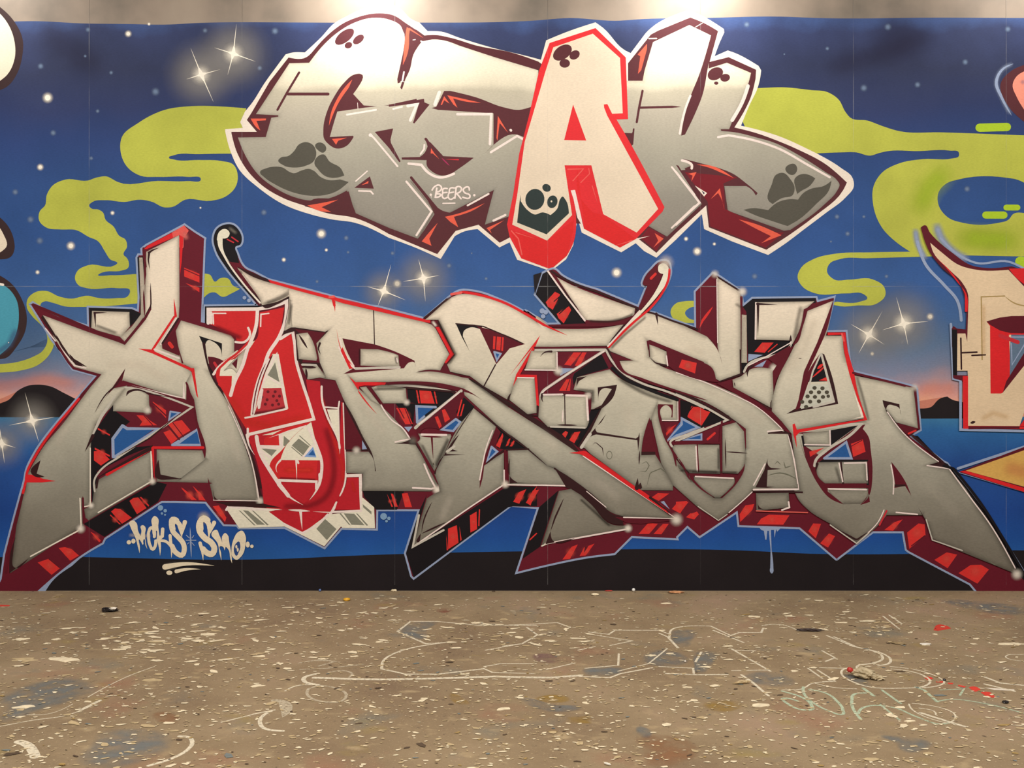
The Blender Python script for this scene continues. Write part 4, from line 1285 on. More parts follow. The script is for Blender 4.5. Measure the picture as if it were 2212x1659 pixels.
f CW -2040,1233 -1604,1353 ~-1562,1177 -1520,1044 -1857,1047 -1942,973 ~-2012,1107
f RB2 -2029,1244 -1850,1251 -1850,1163 -2019,1163
f RY -1977,1163 ~-1970,1226 -1942,1240 -1857,1251 -1850,1163
f GM -1822,1240 -1773,1198 -1815,1156 -1826,1163
f GM -1703,1219 -1618,1156 -1668,1086 -1759,1163
f GM -2005,1142 -1878,1128 -1920,1079
s GM 7 -1696,1240 -1611,1163
s GM 7 -1759,1149 -1675,1079
s P 28 -1850,1251 -1843,1149 -2022,1153
s P 15 -2005,1121 -1913,1051
f BL -1590,1156 -1562,1068 -1661,1072
f B -1590,1128 -1569,1082 -1629,1086
s P 15 -1675,1065 -1590,1163
f RY -1597,1353 -1653,1318 ~-1808,1156 -1850,1051 ~-1885,987 ~-1857,896 -1942,980 ~-1927,1030 ~-1843,1121 ~-1703,1275 -1632,1328 -1956,1219 ~-1878,1268
u P 15 -1646,1318 -1773,1283 -1942,1223
f RY -1857,1044 -1552,1044 -1562,875 -1864,903 -1892,945 ~-1885,987
g RSs 63 .8 -1829,966 -1576,966
g DR2 28 .8 -1864,903 -1562,889
f RB2 -1843,860 -1569,860 ~-1562,818 -1618,741 -1661,698 ~-1787,783
s P 17 -1717,1047 -1706,1023
u P 14 -1724,1044 -1717,889
u P 17 -1850,1044 ~-1885,987 -1875,945
s P 31 -2040,1233 ~-2012,1107 ~-1942,980 -1864,861 ~-1787,762
u P 28 -1864,853 ~-1787,762 -1668,688
s P 24 -1625,1304 ~-1562,1163 ~-1520,1030 ~-1527,903
u P 31 -1531,931 ~-1534,874 ~-1562,804 -1618,727
s P 21 -1850,839 -1857,885 -1562,874 -1562,818
s P 24 -2110,1233 -2103,1254
u P 21 -2117,1247 ~-2096,1156 -2054,1086
s P 18 -2110,1297 -2110,1254
s P 17 -1520,1634 ~-1513,1507 ~-1478,1402 ~-1379,1170 -1376,1142
s P 13 -1492,1469 -1387,1462
s P 13 -1379,1514 -1387,1458 -1379,1156
f CW -1478,1451 -1387,1451 -1379,1177 ~-1457,1388
u P 11 -1376,1163 -1374,1093
s P 10 -1348,1500 -1341,1283 -1327,1002 -1327,931
s P 24 -1320,921 -1211,924 -1204,642
s P 14 -1327,958 ~-1334,867 -1372,762
s P 21 -1401,706 ~-1464,600 ~-1562,530 -1675,463 -1808,523
f RB2 -1316,907 -1225,907 -1214,649 -1415,649 -1387,734 ~-1330,839
g R2s 42 .6 -1281,888 -1253,783
part block_shadow|cream block shadow below the red letter
f CW -2286,663 -2265,677 -1850,656 -1942,635 -1675,463 -1471,611 -1204,642 -1197,741 -1193,748 -1101,670 -1094,502 -1354,505 -1365,516 -1499,358 -1815,516 -2180,505
f GM -2149,646 -2107,642 -1970,530 -2036,530
f GM -2184,646 -2170,642 -2047,526 -2061,526
f GM -2079,646 -2064,642 -1942,530 -1956,526
f GM -1492,576 -1401,495 -1478,407 -1562,498
f GM -1344,621 -1260,618 -1176,526 -1281,530
f GM -1379,621 -1365,621 -1288,526 -1302,530
f GM -1246,621 -1232,618 -1148,526 -1162,523
f GM -1193,695 -1122,635 -1122,611 -1189,670
s P 18 -2282,649 -2265,674 -2068,660
u P 24 -2082,656 -1836,649
f RB2 -1942,635 -1485,632 ~-1548,558 -1675,470 -1808,537
s P 18 -1471,611 ~-1548,537 -1675,463 -1822,537
t P 18 -1787,649 -1611,639
u P 24 -1689,642 -1675,491
u P 10 -1436,628 -1590,635
s P 17 -1436,632 -1204,642
f N -1984,698 -2293,691 -2265,677 -1843,667
part letter|grey letter R right of the red letter
f G -2194,2584 ~-2089,2520 -1927,2461 -1703,2404 -1436,2327 -1354,2300 -701,2149 -641,2128 -610,2096 -501,1892 -574,1762 ~-687,1766 -757,1748 ~-652,1755 -392,1706 -343,1699 -22,1465 533,1110 575,1079 1299,576 891,597 ~807,621 680,730 343,983 280,1002 200,1072 -125,1332 -378,1564 -392,1620 ~-652,1658 ~-933,1669 -1249,1669 -1298,1711 -1228,1620 -1052,1486 ~-919,1353 -813,1219 -764,1170 -595,854 -602,825 -652,797 -1200,800 -1193,937 -1326,944 -1326,1114 -1143,1114 -1347,1535 -1410,1683 -1530,1704 -1635,1788 -1488,1704 -1492,1711 -1541,1816 -1562,1979 -1464,2081 -1492,2060 -1731,2099 -1829,2057 ~-1787,2211 -1780,2352 ~-1878,2296 -2005,2282
r DKs 46 .34 -2194,2584 ~-2089,2520 -1927,2461 -1703,2404 -1436,2327 -1354,2300 -701,2149 -641,2128 -610,2096 -501,1892 -574,1762 ~-687,1766 -757,1748 ~-652,1755 -392,1706 -343,1699 -22,1465 533,1110 575,1079 1299,576 891,597 ~807,621 680,730 343,983 280,1002 200,1072 -125,1332 -378,1564 -392,1620 ~-652,1658 ~-933,1669 -1249,1669 -1298,1711 -1228,1620 -1052,1486 ~-919,1353 -813,1219 -764,1170 -595,854 -602,825 -652,797 -1200,800 -1193,937 -1326,944 -1326,1114 -1143,1114 -1347,1535 -1410,1683 -1530,1704 -1635,1788 -1488,1704 -1492,1711 -1541,1816 -1562,1979 -1464,2081 -1492,2060 -1731,2099 -1829,2057 ~-1787,2211 -1780,2352 ~-1878,2296 -2005,2282
f N -2194,2570 -2005,2317 ~-1984,2267 ~-1878,2289 -1780,2348 -1787,2352 ~-1878,2310 ~-1970,2289 -2005,2282 -2033,2331
f G -2180,2577 ~-2089,2520 -1927,2461 -1780,2422 -1780,2366 ~-1878,2317 -2001,2292 -2012,2331
r DKs 46 .34 -2180,2577 ~-2089,2520 -1927,2461 -1780,2422 -1780,2366 ~-1878,2317 -2001,2292 -2012,2331
g DKs 63 .5 -1984,2289 ~-1878,2331 -1773,2387
f N -1780,2352 -1780,2310 -1822,2078 -1773,2106 -1731,2106 -1492,2071 -1464,2085 -1562,1979 -1534,1825 -1485,1711 -1548,1816 -1689,1816 -1717,1845 -1731,2078 -1829,2050 ~-1794,2211
f G -1776,2352 -1752,2113 -1815,2078 ~-1783,2225
r DKs 46 .34 -1776,2352 -1752,2113 -1815,2078 ~-1783,2225
f M -1731,2092 -1492,2064 -1562,1979 -1534,1823 -1675,1827 -1618,2043 -1703,2064
f G -1724,2050 -1696,2057 -1632,2064 ~-1604,2022 -1555,1860 -1562,1839 -1703,1853
r DKs 46 .34 -1724,2050 -1696,2057 -1632,2064 ~-1604,2022 -1555,1860 -1562,1839 -1703,1853
t N 17 -1703,2050 -1632,1937
f G -1675,1781 -1548,1802 -1492,1711 -1632,1690
r DKs 46 .34 -1675,1781 -1548,1802 -1492,1711 -1632,1690
s GL 17 -1675,1809 -1555,1806
t N 21 -1675,1792 -1562,1785
t N 18 -1646,1781 -1636,1697
f N -1689,1820 -1555,1827 -1520,1760 -1562,1813
u N 18 -1534,1979 -1548,1937 -1527,1888
f R -1401,2095 ~-1372,1944 -1316,1832 ~-1337,1880 -1260,1788 -1281,1774 ~-1351,1901 ~-1379,1985
s P 11 -1372,2022 ~-1351,1930 ~-1330,1894 -1260,1795
f R -1949,2489 -1703,2422 -1415,2348 -1132,2274 -1354,2335 -701,2173 -652,2166 -652,2142 -701,2149 -1354,2300 -1436,2327 -1703,2397 -1927,2461
s R 21 -1429,2331 -1418,2282
u R 17 -1418,2310 -1413,2232
s RP 18 -1457,2348 -1422,2352
f N -2194,2591 -1949,2492 -1934,2464 ~-2089,2520
s LT 14 ~-2342,2837 ~-2342,2773 ~-2293,2668 ~-2152,2464 -2012,2303
f CW -2356,2808 ~-2335,2872 ~-2293,2893 ~-2254,2858 ~-2272,2822 -2310,2815 ~-2307,2738 -2251,2619 ~-2335,2752
g GMs 42 .8 -2265,2907 -2194,2851
s R2 11 -2272,2808 -2223,2784
s R2 11 -2237,2826 -2187,2791
u M 21 -2194,2563 -2012,2331
f R -610,2107 -581,2110 -462,1892 -525,1819 -539,1822 -497,1896
g WS 35 .8 -638,2159 -602,2110
g DKs 42 .5 -595,2166 -525,2033 -455,1892
s N 8 -1105,2240 -1098,1973
f M -1354,2019 -1094,1970 ~-933,1913 -778,1840 -771,1794 ~-782,1829 ~-813,1829 -862,1780 -1263,1745 -1347,1734 -1277,1773 -1256,1797 ~-1326,1934
s P 14 -1382,1949 ~-1326,1843 -1256,1780 -898,1783
f G -1210,1934 -1073,1931 ~-968,1906 -908,1885 -898,1794 -1210,1797
r DKs 46 .34 -1210,1934 -1073,1931 ~-968,1906 -908,1885 -898,1794 -1210,1797
g GMs 28 .6 -933,1878 -919,1808
s WL 10 -919,1857 -915,1829
s GL 18 -1249,1776 -1087,1783 -898,1788
u M 10 -1207,1797 -1080,1797
g K0 21 .5 -1217,1941 -1217,1801
f R -1354,1949 -1277,1780 -1298,1773 -1368,1920
f M -757,1752 ~-687,1764 -574,1762 -529,1815 -494,1748 -343,1710 -497,1731 ~-652,1755
f N -350,1703 200,1351 200,1337 -343,1689
f N -357,1711 -230,1641 118,1423 308,1304 470,1198 533,1121 512,1114 -22,1476
g DKs 35 .5 -476,1746 -336,1725 -160,1613 118,1451
f R -1298,1711 -1249,1669 ~-1073,1669 -933,1662 ~-1003,1648 -1179,1642 -1221,1634 -1228,1592 ~-1179,1521 -1077,1412 ~-1143,1493 -1228,1606
f M -1003,1669 ~-792,1676 ~-581,1662 -392,1620 ~-336,1592 -216,1507 ~-300,1564 -378,1592 -392,1595 ~-652,1634 ~-862,1648 -1017,1644
t GL 21 -1087,1634 ~-862,1641 ~-652,1623 -441,1592
f N -968,1623 -841,1634 -448,1599 -462,1571 -483,1585 -862,1616
s GL 24 -406,1599 ~-581,1458 -743,1332 ~-771,1304
s WL 10 -420,1588 ~-581,1458 -743,1332
f M -406,1592 -736,1318 ~-757,1283 -743,1219 ~-736,1261 -490,1261 -476,1240 -314,1465 -385,1549
f K -385,1549 -300,1472 -413,1339 -448,1381 -476,1290 -413,1402 -448,1423
f B -553,1293 -448,1374 -416,1349 -469,1283
s H 18 -448,1374 -413,1349 -469,1279 -560,1290 -448,1374
f S -560,1444 -536,1455 -494,1374 -536,1346
b RSH 28 .55 -532,1405
f S -617,1391 -592,1398 -560,1318 -581,1300
b RSH 24 .55 -588,1352
s S 11 -402,1525 -434,1402
s S 11 -385,1490 -409,1402
f G -1122,1627 ~-1073,1641 -848,1620 -838,1500 -1031,1500
r DKs 46 .34 -1122,1627 ~-1073,1641 -848,1620 -838,1500 -1031,1500
b WS 35 .8 -841,1507
s M 20 -1150,1634 -1031,1486
f G -1214,1627 -1165,1634 -1045,1479 -1129,1521
r DKs 46 .34 -1214,1627 -1165,1634 -1045,1479 -1129,1521
s WL 11 -1045,1486 ~-961,1367 ~-876,1304 -820,1226
f N -940,1177 ~-862,1191 -806,1212 -764,1184 -585,847 -617,931 -771,1170 -862,1177
s WL 11 -933,1191 -813,1216
s WL 14 -792,825 -645,818 -610,825 ~-652,902 -701,1015
b WS 49 .9 -599,811
b GMs 49 .7 -792,1202
t M 25 -743,1156 -624,931 -592,853
f N -1354,1535 ~-1284,1423 ~-1186,1226 ~-1115,1093 -1087,959 -1094,959 ~-1108,1058 -1150,1121 -1326,1124 -1326,1135 -1193,1128 -1196,1212 -1340,1493
f M -1340,1493 -1196,1212 -1196,1131 -1333,1131
f H -1196,1205 -1157,1135 -1196,1131
b WS 42 .7 -1242,1124
f G -750,1258 -490,1254 -483,1237 ~-525,1135 -620,959 -757,1191 ~-736,1212
r DKs 46 .34 -750,1258 -490,1254 -483,1237 ~-525,1135 -620,959 -757,1191 ~-736,1212
t M 13 -729,1237 -553,1230
u M 17 -641,1233 -629,1051
s WL 17 -722,1251 -525,1247
g DKs 42 .35 -511,1226 -617,1002
g DKs 42 .35 -1087,1637 -792,1651 -581,1634
g DKs 35 .4 -722,1177 -624,980
g DKs 35 .4 -504,1219 -610,987
g DKs 42 .4 -329,1690 -202,1592 -19,1465
g DKs 42 .45 -1759,2303 -1783,2120
g DKs 42 .4 -3333,2127 -3151,2057
g K0 35 .6 -3045,2225 -3038,2127
g DKs 42 .5 -1108,1613 -848,1620
g LT 105 .22 -1249,1549 -1003,1247
g LT 126 .22 -2349,1493 -2237,1247 -2166,1002
g LT 112 .25 -3249,1809 -2968,1809 -2722,1669
g LT 112 .22 -3530,1353 -3657,1142
part letter|grey letter E in the middle
f G -307,1462 -128,1314 -216,1023 -65,1107 -62,861 -69,846 -799,344 -680,741 -624,776 -578,797 -585,846 -620,937 -617,945 ~-546,1086 -469,1240 -413,1339
r DKs 46 .34 -307,1462 -128,1314 -216,1023 -65,1107 -62,861 -69,846 -799,344 -680,741 -624,776 -578,797 -585,846 -620,937 -617,945 ~-546,1086 -469,1240 -413,1339
f G -33,1128 132,1128 200,1072 280,1002 343,980 434,903 438,833 -22,850 -23,857
r DKs 46 .34 -33,1128 132,1128 200,1072 280,1002 343,980 434,903 438,833 -22,850 -23,857
f N -307,1465 -314,1451 ~-546,1079 -624,938 -610,931 ~-567,1058 -539,1082 -371,1089 -525,1096 ~-455,1240
f N -420,1254 -483,1149 -469,1131 -434,1117 -511,1114 ~-504,1142
s GL 21 -462,1156 -518,1114
f M -125,1314 -90,1268 -139,1156 -202,1016 -223,1002 ~-230,931 -258,820 -258,804 -258,889 ~-237,1016 ~-167,1212 -132,1297
s WL 10 -153,1283 ~-202,1156 ~-237,1002 -258,889
s N 13 -202,1023 -62,1128 132,1135
s M 17 -55,1121 -44,861
f B -163,1153 -114,1114 -202,1037
s H 17 -163,1153 -118,1114 -199,1040 -163,1153
s WL 11 -63,966 -62,868 -62,853 -336,670 -792,354
b WS 42 .9 -55,853
f N -19,1065 ~-12,910 44,868 121,868 -19,861
s WL 11 -33,850 200,846
s WL 11 -22,850 259,846 424,842 427,888
t N 10 -22,1254 118,1142 280,1002
t N 14 -300,1465 -22,1240 118,1135
t N 11 -638,713 ~-708,551 -722,467
t N 14 -722,460 -525,551
u N 28 -750,403 -729,460
s GL 17 -743,607 -792,354 -546,488
u N 14 340,980 470,889
s M 28 441,902 463,846
f G 375,800 470,818 ~589,741 ~807,530 912,526 937,491 266,375 231,354
r DKs 46 .34 375,800 470,818 ~589,741 ~807,530 912,526 937,491 266,375 231,354
f N 340,983 441,923 ~680,741 ~807,614 877,597 1299,579 877,586 891,530 ~807,537 ~610,713 ~470,818 434,825
f M 821,593 1299,565 1032,537 919,544
s WL 13 266,379 912,495
b WS 42 .9 926,502
s LT 10 238,361 301,389
t N 14 413,741 343,586 308,481
f N 308,481 ~322,410 505,424 266,375
g DKs 35 .5 540,741 786,516
s WL 10 568,1079 1313,579 891,590
s WL 7 596,797 ~751,670
b WS 63 .85 1313,572
f R 456,1103 526,1114 575,1121 596,1114 996,833 1018,820 961,820 575,1079 540,1096
f R 596,1113 996,832 1116,748 1207,677 1256,614 989,797 561,1092
u N 21 1102,748 1277,614
g DKs 42 .45 610,1114 975,860
f G -694,2166 -504,2335 ~-420,2370 ~-300,2367 ~-55,2300 200,2145 ~189,2180 315,2096 ~751,2107 891,2131 765,1959 178,1949 6,1625 -22,1548 -33,1527 -230,1639 -336,1717 -494,1752 -518,1808 -455,1885 -588,2166
r DKs 46 .34 -694,2166 -504,2335 ~-420,2370 ~-300,2367 ~-55,2300 200,2145 ~189,2180 315,2096 ~751,2107 891,2131 765,1959 178,1949 6,1625 -22,1548 -33,1527 -230,1639 -336,1717 -494,1752 -518,1808 -455,1885 -588,2166
g DKs 42 .5 -595,2166 -525,2033 -455,1892 -511,1808
s N 15 -701,2180 -518,2331
g N0 28 .8 -546,2307 -490,2349
f K -448,2135 -300,2128 -237,2110 -258,2093 ~-343,2103 ~-385,2075 -392,2033 -336,1910 -399,2026
f M -258,2110 ~-55,2047 104,1973 -19,1938 -125,1812 -258,2096 -300,2124
s N 10 -448,2135 -230,2114 ~-55,2040 86,1977
f S -149,2036 -65,2026 -72,1917 -153,1934
b RSH 37 .55 -110,1978
s M 10 -125,2033 -132,1927
s M 7 -83,2029 -90,1917
f B -142,1910 -90,1899 -121,1836
s H 15 -142,1910 -90,1896 -121,1843 -142,1910
s N 10 -132,1808 -223,1639
t N 17 -5,1583 -40,1520
u R 11 177,1941 9,1632
s R 20 -392,2388 ~-300,2374 ~-55,2300 ~118,2208 259,2124
u R 20 245,2131 350,2082 441,2043
s RP 21 -483,2370 -406,2384
f R -22,1717 -22,1717 224,2043 182,1941 55,1724 6,1632 34,1731 167,1949
s M 15 182,1945 758,1941
s GL 21 189,1924 744,1927
f G 153,1920 357,1913 361,1766 101,1762
r DKs 46 .34 153,1920 357,1913 361,1766 101,1762
u N 17 315,1913 ~259,1906 224,1871
s WL 10 104,1767 357,1764
s WL 10 359,1906 361,1766
b WS 49 .8 371,1759
s R 20 48,1720 189,1717 206,1486
f G 45,1706 178,1706 196,1486 196,1423 125,1412 -22,1528 -22,1527 6,1632
r DKs 46 .34 45,1706 178,1706 196,1486 196,1423 125,1412 -22,1528 -22,1527 6,1632
s WL 10 45,1706 175,1703
s N 11 125,1409 203,1402 203,1479
s GL 21 737,1920 470,1752 294,1632 ~238,1583 231,1486
s WL 8 737,1917 470,1752 294,1632 ~238,1583
f G 255,1571 603,1564 614,1349 596,1304 287,1311 210,1388 220,1549
r DKs 46 .34 255,1571 603,1564 614,1349 596,1304 287,1311 210,1388 220,1549
u N 20 241,1571 ~238,1535 248,1507
s N 8 420,1571 424,1332
t N 13 357,1328 519,1325
u N 14 399,1571 413,1557
s WL 14 252,1569 403,1571
s WL 17 434,1564 596,1560 607,1367
t WL 11 406,1451 403,1346
b WS 42 .7 610,1564
s GL 14 308,1314 582,1304
part letter|grey letter T joined to a wide curve
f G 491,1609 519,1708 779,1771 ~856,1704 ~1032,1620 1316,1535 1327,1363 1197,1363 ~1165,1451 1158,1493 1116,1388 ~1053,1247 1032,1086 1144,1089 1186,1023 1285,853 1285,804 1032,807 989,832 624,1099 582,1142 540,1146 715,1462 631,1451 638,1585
r DKs 46 .34 491,1609 519,1708 779,1771 ~856,1704 ~1032,1620 1316,1535 1327,1363 1197,1363 ~1165,1451 1158,1493 1116,1388 ~1053,1247 1032,1086 1144,1089 1186,1023 1285,853 1285,804 1032,807 989,832 624,1099 582,1142 540,1146 715,1462 631,1451 638,1585
g DKs 42 .4 512,1606 645,1599 645,1493
f N 684,1627 838,1648 ~807,1549 715,1458 631,1283 540,1149 526,1156 708,1462 631,1444 715,1486 796,1613 ~722,1616 687,1514
f N 519,1704 596,1715 533,1676 515,1634 515,1676
f N 751,1416 ~715,1353 ~666,1290 680,1268 989,1219 1007,1233 1018,1268 1018,1212 1007,1121 1000,1205 673,1251 ~638,1240 575,1149 ~631,1261 673,1311
s GL 25 624,1254 554,1149
t N 11 1018,1121 1014,1009
u N 35 996,825 1003,902
u N 35 1021,832 1025,867
f M 1098,1388 ~1053,1247 1032,1089 1144,1089 1186,1023 ~1130,1191
f N 1032,1114 1144,1114 1144,1089 1032,1089
f M 1165,1493 1285,1490 1281,1388 1270,1388 ~1263,1465 ~1228,1486 ~1193,1465 1197,1367 ~1165,1423
s WL 10 1197,1363 1327,1363 1325,1521
s M 17 1334,1528 1337,1360
t N 7 645,1170 666,1191 722,1142 730,1079
e N3 24 34 0 777,1086
e G 19 28 0 777,1086
t N3 7 1032,1016 1074,1037 1095,1002 1067,952 1018,959
t N3 8 1074,833 1102,945 1186,980 1270,917 1299,861
part letter|grey letter S
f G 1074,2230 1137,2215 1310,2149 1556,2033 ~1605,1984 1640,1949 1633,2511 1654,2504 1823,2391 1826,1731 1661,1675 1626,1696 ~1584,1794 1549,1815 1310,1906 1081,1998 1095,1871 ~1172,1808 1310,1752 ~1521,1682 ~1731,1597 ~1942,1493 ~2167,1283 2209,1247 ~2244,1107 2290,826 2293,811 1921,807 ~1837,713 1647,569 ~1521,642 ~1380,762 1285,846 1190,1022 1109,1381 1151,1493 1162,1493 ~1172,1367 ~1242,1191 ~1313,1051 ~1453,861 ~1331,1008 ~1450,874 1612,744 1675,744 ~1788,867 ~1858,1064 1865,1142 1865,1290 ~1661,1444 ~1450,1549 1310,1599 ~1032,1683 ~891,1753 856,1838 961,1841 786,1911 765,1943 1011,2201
r DKs 46 .34 1074,2230 1137,2215 1310,2149 1556,2033 ~1605,1984 1640,1949 1633,2511 1654,2504 1823,2391 1826,1731 1661,1675 1626,1696 ~1584,1794 1549,1815 1310,1906 1081,1998 1095,1871 ~1172,1808 1310,1752 ~1521,1682 ~1731,1597 ~1942,1493 ~2167,1283 2209,1247 ~2244,1107 2290,826 2293,811 1921,807 ~1837,713 1647,569 ~1521,642 ~1380,762 1285,846 1190,1022 1109,1381 1151,1493 1162,1493 ~1172,1367 ~1242,1191 ~1313,1051 ~1453,861 ~1331,1008 ~1450,874 1612,744 1675,744 ~1788,867 ~1858,1064 1865,1142 1865,1290 ~1661,1444 ~1450,1549 1310,1599 ~1032,1683 ~891,1753 856,1838 961,1841 786,1911 765,1943 1011,2201
f N 786,1915 968,1841 856,1845 ~898,1746 ~1032,1676 1532,1479 1532,1500 1532,1493 ~1310,1592 ~1521,1507 ~1731,1395 1865,1297 1868,1142 1861,1142 1851,1275 ~1661,1409 ~1450,1521 1310,1571 ~1032,1648 ~863,1739 ~772,1859 751,1943
s GL 17 751,1922 ~793,1845 ~891,1739 ~1032,1662 ~1242,1592 1532,1465
s GL 17 1310,1571 ~1521,1479 1717,1367 1310,1198
s N 10 1310,1592 ~1521,1500 ~1731,1395
s K 25 800,1781 ~891,1704 ~1067,1620 1320,1528
g DKs 49 .45 849,1704 ~1032,1592 1285,1507
f M 786,1908 968,1841 856,1845 ~898,1760 ~1032,1704 ~1532,1528 1310,1592 ~1032,1683 ~856,1767
s WL 10 1235,1198 1242,1198
f GL 1532,1311 1277,1219 1263,1191 ~1313,1226 1532,1290
s GL 17 1532,1297 1285,1212 ~1263,1191 1277,1156
f G 1306,1177 1532,1170 1654,1170 1661,938 ~1415,945 1418,945 ~1334,1037 1277,1149
r DKs 46 .34 1306,1177 1532,1170 1654,1170 1661,938 ~1415,945 1418,945 ~1334,1037 1277,1149
s M 18 1292,1177 1532,1184
s M 17 1310,1191 1661,1184 1675,1353
s M 17 1665,1283 1672,931
s M 21 1422,931 1788,917
f M 1165,1423 ~1214,1318 ~1242,1198 ~1313,1086 ~1425,903 1422,938 1429,861 ~1422,895 ~1310,1050 ~1313,1001 ~1277,1107 ~1214,1226
f M 1415,938 1675,931 1795,917 ~1830,973 1858,1065 ~1851,966 ~1802,874 1675,744 ~1731,818 ~1780,881 1773,909 1447,920 1450,888 1612,748 ~1485,832 1422,902
f G 1450,916 1773,906 ~1777,874 ~1731,811 1661,748 1619,748 ~1521,818 1454,888
r DKs 46 .34 1450,916 1773,906 ~1777,874 ~1731,811 1661,748 1619,748 ~1521,818 1454,888
s WL 11 1464,916 1766,902
f M 1759,1367 1865,1297 1868,1142 1861,1142 1851,1275 1788,1346 1661,1318
f G 1679,1318 1788,1349 1851,1275 1861,1142 ~1851,1002 1802,938 1679,945
r DKs 46 .34 1679,1318 1788,1349 1851,1275 1861,1142 ~1851,1002 1802,938 1679,945
s M 10 1478,1170 1489,952
s WL 11 1468,1156 1478,959
g DKs 28 .5 1422,952 1802,949
t N 10 1700,1219 1707,980
t N 11 1703,1114 1759,1110 1879,1101
f N 2040,1058 ~2047,1002 2069,984 2153,977 2040,966 2033,836 2104,833 2033,826 1942,829 2012,966
s WL 10 2019,1016 1928,847
s WL 14 2206,1247 ~2237,1121 2283,861
s WL 14 2286,902 2290,814 1928,811
s WL 8 1928,804 ~1830,713 1731,628
f N 2167,1283 2216,1247 ~2258,1072 2314,820 2314,790 1921,793 1921,800 2293,804 2290,826 ~2244,1107 2202,1254
s N 11 2047,1261 2153,1275
u N 24 2209,1268 2044,1259
s WL 11 2040,1275 2160,1286
f M 1661,1662 1752,1634 ~1872,1571 ~2012,1451 2069,1437 ~2139,1381 2223,1261 2174,1283 ~2012,1423 ~1802,1564 1626,1662
g DKs 28 .5 1759,1648 ~1907,1564 2062,1444
s WL 8 1310,1745 ~1521,1675 ~1731,1583 ~1942,1479 ~2153,1297
f M 1556,2033 1612,1991 1640,1949 1679,1808 ~1647,1913
f M 1310,1906 1549,1815 ~1591,1787 1626,1696 1654,1668 ~1521,1682 1310,1752 1242,1801 1228,1920
f G 1095,1977 1232,1913 1242,1797 ~1172,1815 1102,1857
r DKs 46 .34 1095,1977 1232,1913 1242,1797 ~1172,1815 1102,1857
s WL 10 1232,1878 1242,1801
f M 1074,1998 1102,2005 1532,1829 1532,1822 1235,1920 1095,1970 1086,1920
f S 1355,1850 1474,1822 1460,1738 1330,1787
b RSH 47 .55 1405,1799
b RP2 42 .5 1404,1801
u N 18 1228,1801 1144,1822 1102,1864
s N 15 1074,2230 1137,2215 1277,2159 1467,2096 1478,2089
u N 21 1151,2215 1165,2124
f N 1816,1934 1830,1913 1833,1724 1661,1671 1654,1678 1819,1738
u N 15 1826,1878 1823,1934
s N 14 1647,2504 1816,2398
u M 21 1830,2349 1830,2054
b WS 49 .8 1837,2391
b WS 42 .6 1619,2532
s WL 7 1634,2489 1640,1984
f G 350,2511 ~470,2447 680,2363 982,2258 975,2201 ~856,2166 ~680,2152 582,2166
r DKs 46 .34 350,2511 ~470,2447 680,2363 982,2258 975,2201 ~856,2166 ~680,2152 582,2166
f M 315,2553 350,2518 582,2166 ~680,2159 ~856,2166 961,2201 898,2131 ~751,2114 589,2110 315,2110 280,2128 589,2135 294,2553
g DKs 35 .5 610,2159 ~821,2159 975,2215
s N 17 315,2553 ~470,2468 680,2391 1003,2258
s P 14 287,2553 413,2377 582,2159
t N 14 371,2468 434,2370 533,2244
f M 1011,2268 1081,2440 ~1046,2447 ~1053,2489 ~1116,2574 ~1172,2609 1200,2525 ~1137,2384 ~1018,2237 891,2131 1011,2244
f CW 1165,2574 ~1172,2602 ~1214,2616 ~1242,2595 ~1253,2546 ~1235,2468 ~1172,2370 1074,2258 772,1949 772,1991 1032,2244 ~1130,2370 ~1200,2511 1207,2532 ~1172,2546
s R 18 1256,2567 ~1249,2496 ~1200,2384 1088,2244 ~961,2138 772,1949
s S 21 1144,2532 1109,2496
f N 772,1984 891,2131 912,2131 786,1984
s N 10 982,2230 1011,2251
s P 13 765,1956 1018,2237
g DKs 35 .45 1074,2194 891,2040 786,1934
b WS 77 .5 1228,2623
part letter|grey letter Y at the right with a long tail to the lower right corner
f G 1939,2307 2413,2314 2328,2237 ~2307,2124 2237,1970 2216,2001 1935,2008
r DKs 46 .34 1939,2307 2413,2314 2328,2237 ~2307,2124 2237,1970 2216,2001 1935,2008
f G 1833,2208 1872,2205 1875,1822 1830,1822
r DKs 46 .34 1833,2208 1872,2205 1875,1822 1830,1822
f G 1759,1689 1830,1717 ~1907,1773 2079,1773 2086,1597 2069,1462 1766,1627
r DKs 46 .34 1759,1689 1830,1717 ~1907,1773 2079,1773 2086,1597 2069,1462 1766,1627
g DKs 56 .4 2307,2286 2279,2159 2251,2005
s WL 11 1946,2303 1942,2012
u N 18 1956,2293 2118,2286
u N 21 1963,2293 1963,2040
s GL 18 2230,2033 ~2230,1991 2012,1864 ~1872,1794 1851,1752
s WL 8 2223,1984 2012,1864 ~1886,1801
u N 20 2223,2005 2223,2047
f N 1942,1808 ~1893,1766 1879,1710 ~1872,1759 ~1907,1801
t N 7 1773,1668 1780,1632
b WS 49 .8 2090,1780
f M 2040,1859 2223,1964 ~2188,1809 ~2111,1690 2086,1592 2079,1753 2111,1802
f G 2721,1725 3202,1623 3241,1300 3065,1346 ~2988,1444 ~3100,1283 3409,1033 3318,1005 3480,984 3620,820 ~3697,698 ~3873,432 4042,122 3992,151 3353,410 ~3311,551 3276,607 2988,607 ~2932,537 2749,386 ~2574,516 ~2364,649 ~2279,741 2251,804 2293,811 2244,1134 2230,1254 2279,1283 2806,1360
r DKs 46 .34 2721,1725 3202,1623 3241,1300 3065,1346 ~2988,1444 ~3100,1283 3409,1033 3318,1005 3480,984 3620,820 ~3697,698 ~3873,432 4042,122 3992,151 3353,410 ~3311,551 3276,607 2988,607 ~2932,537 2749,386 ~2574,516 ~2364,649 ~2279,741 2251,804 2293,811 2244,1134 2230,1254 2279,1283 2806,1360
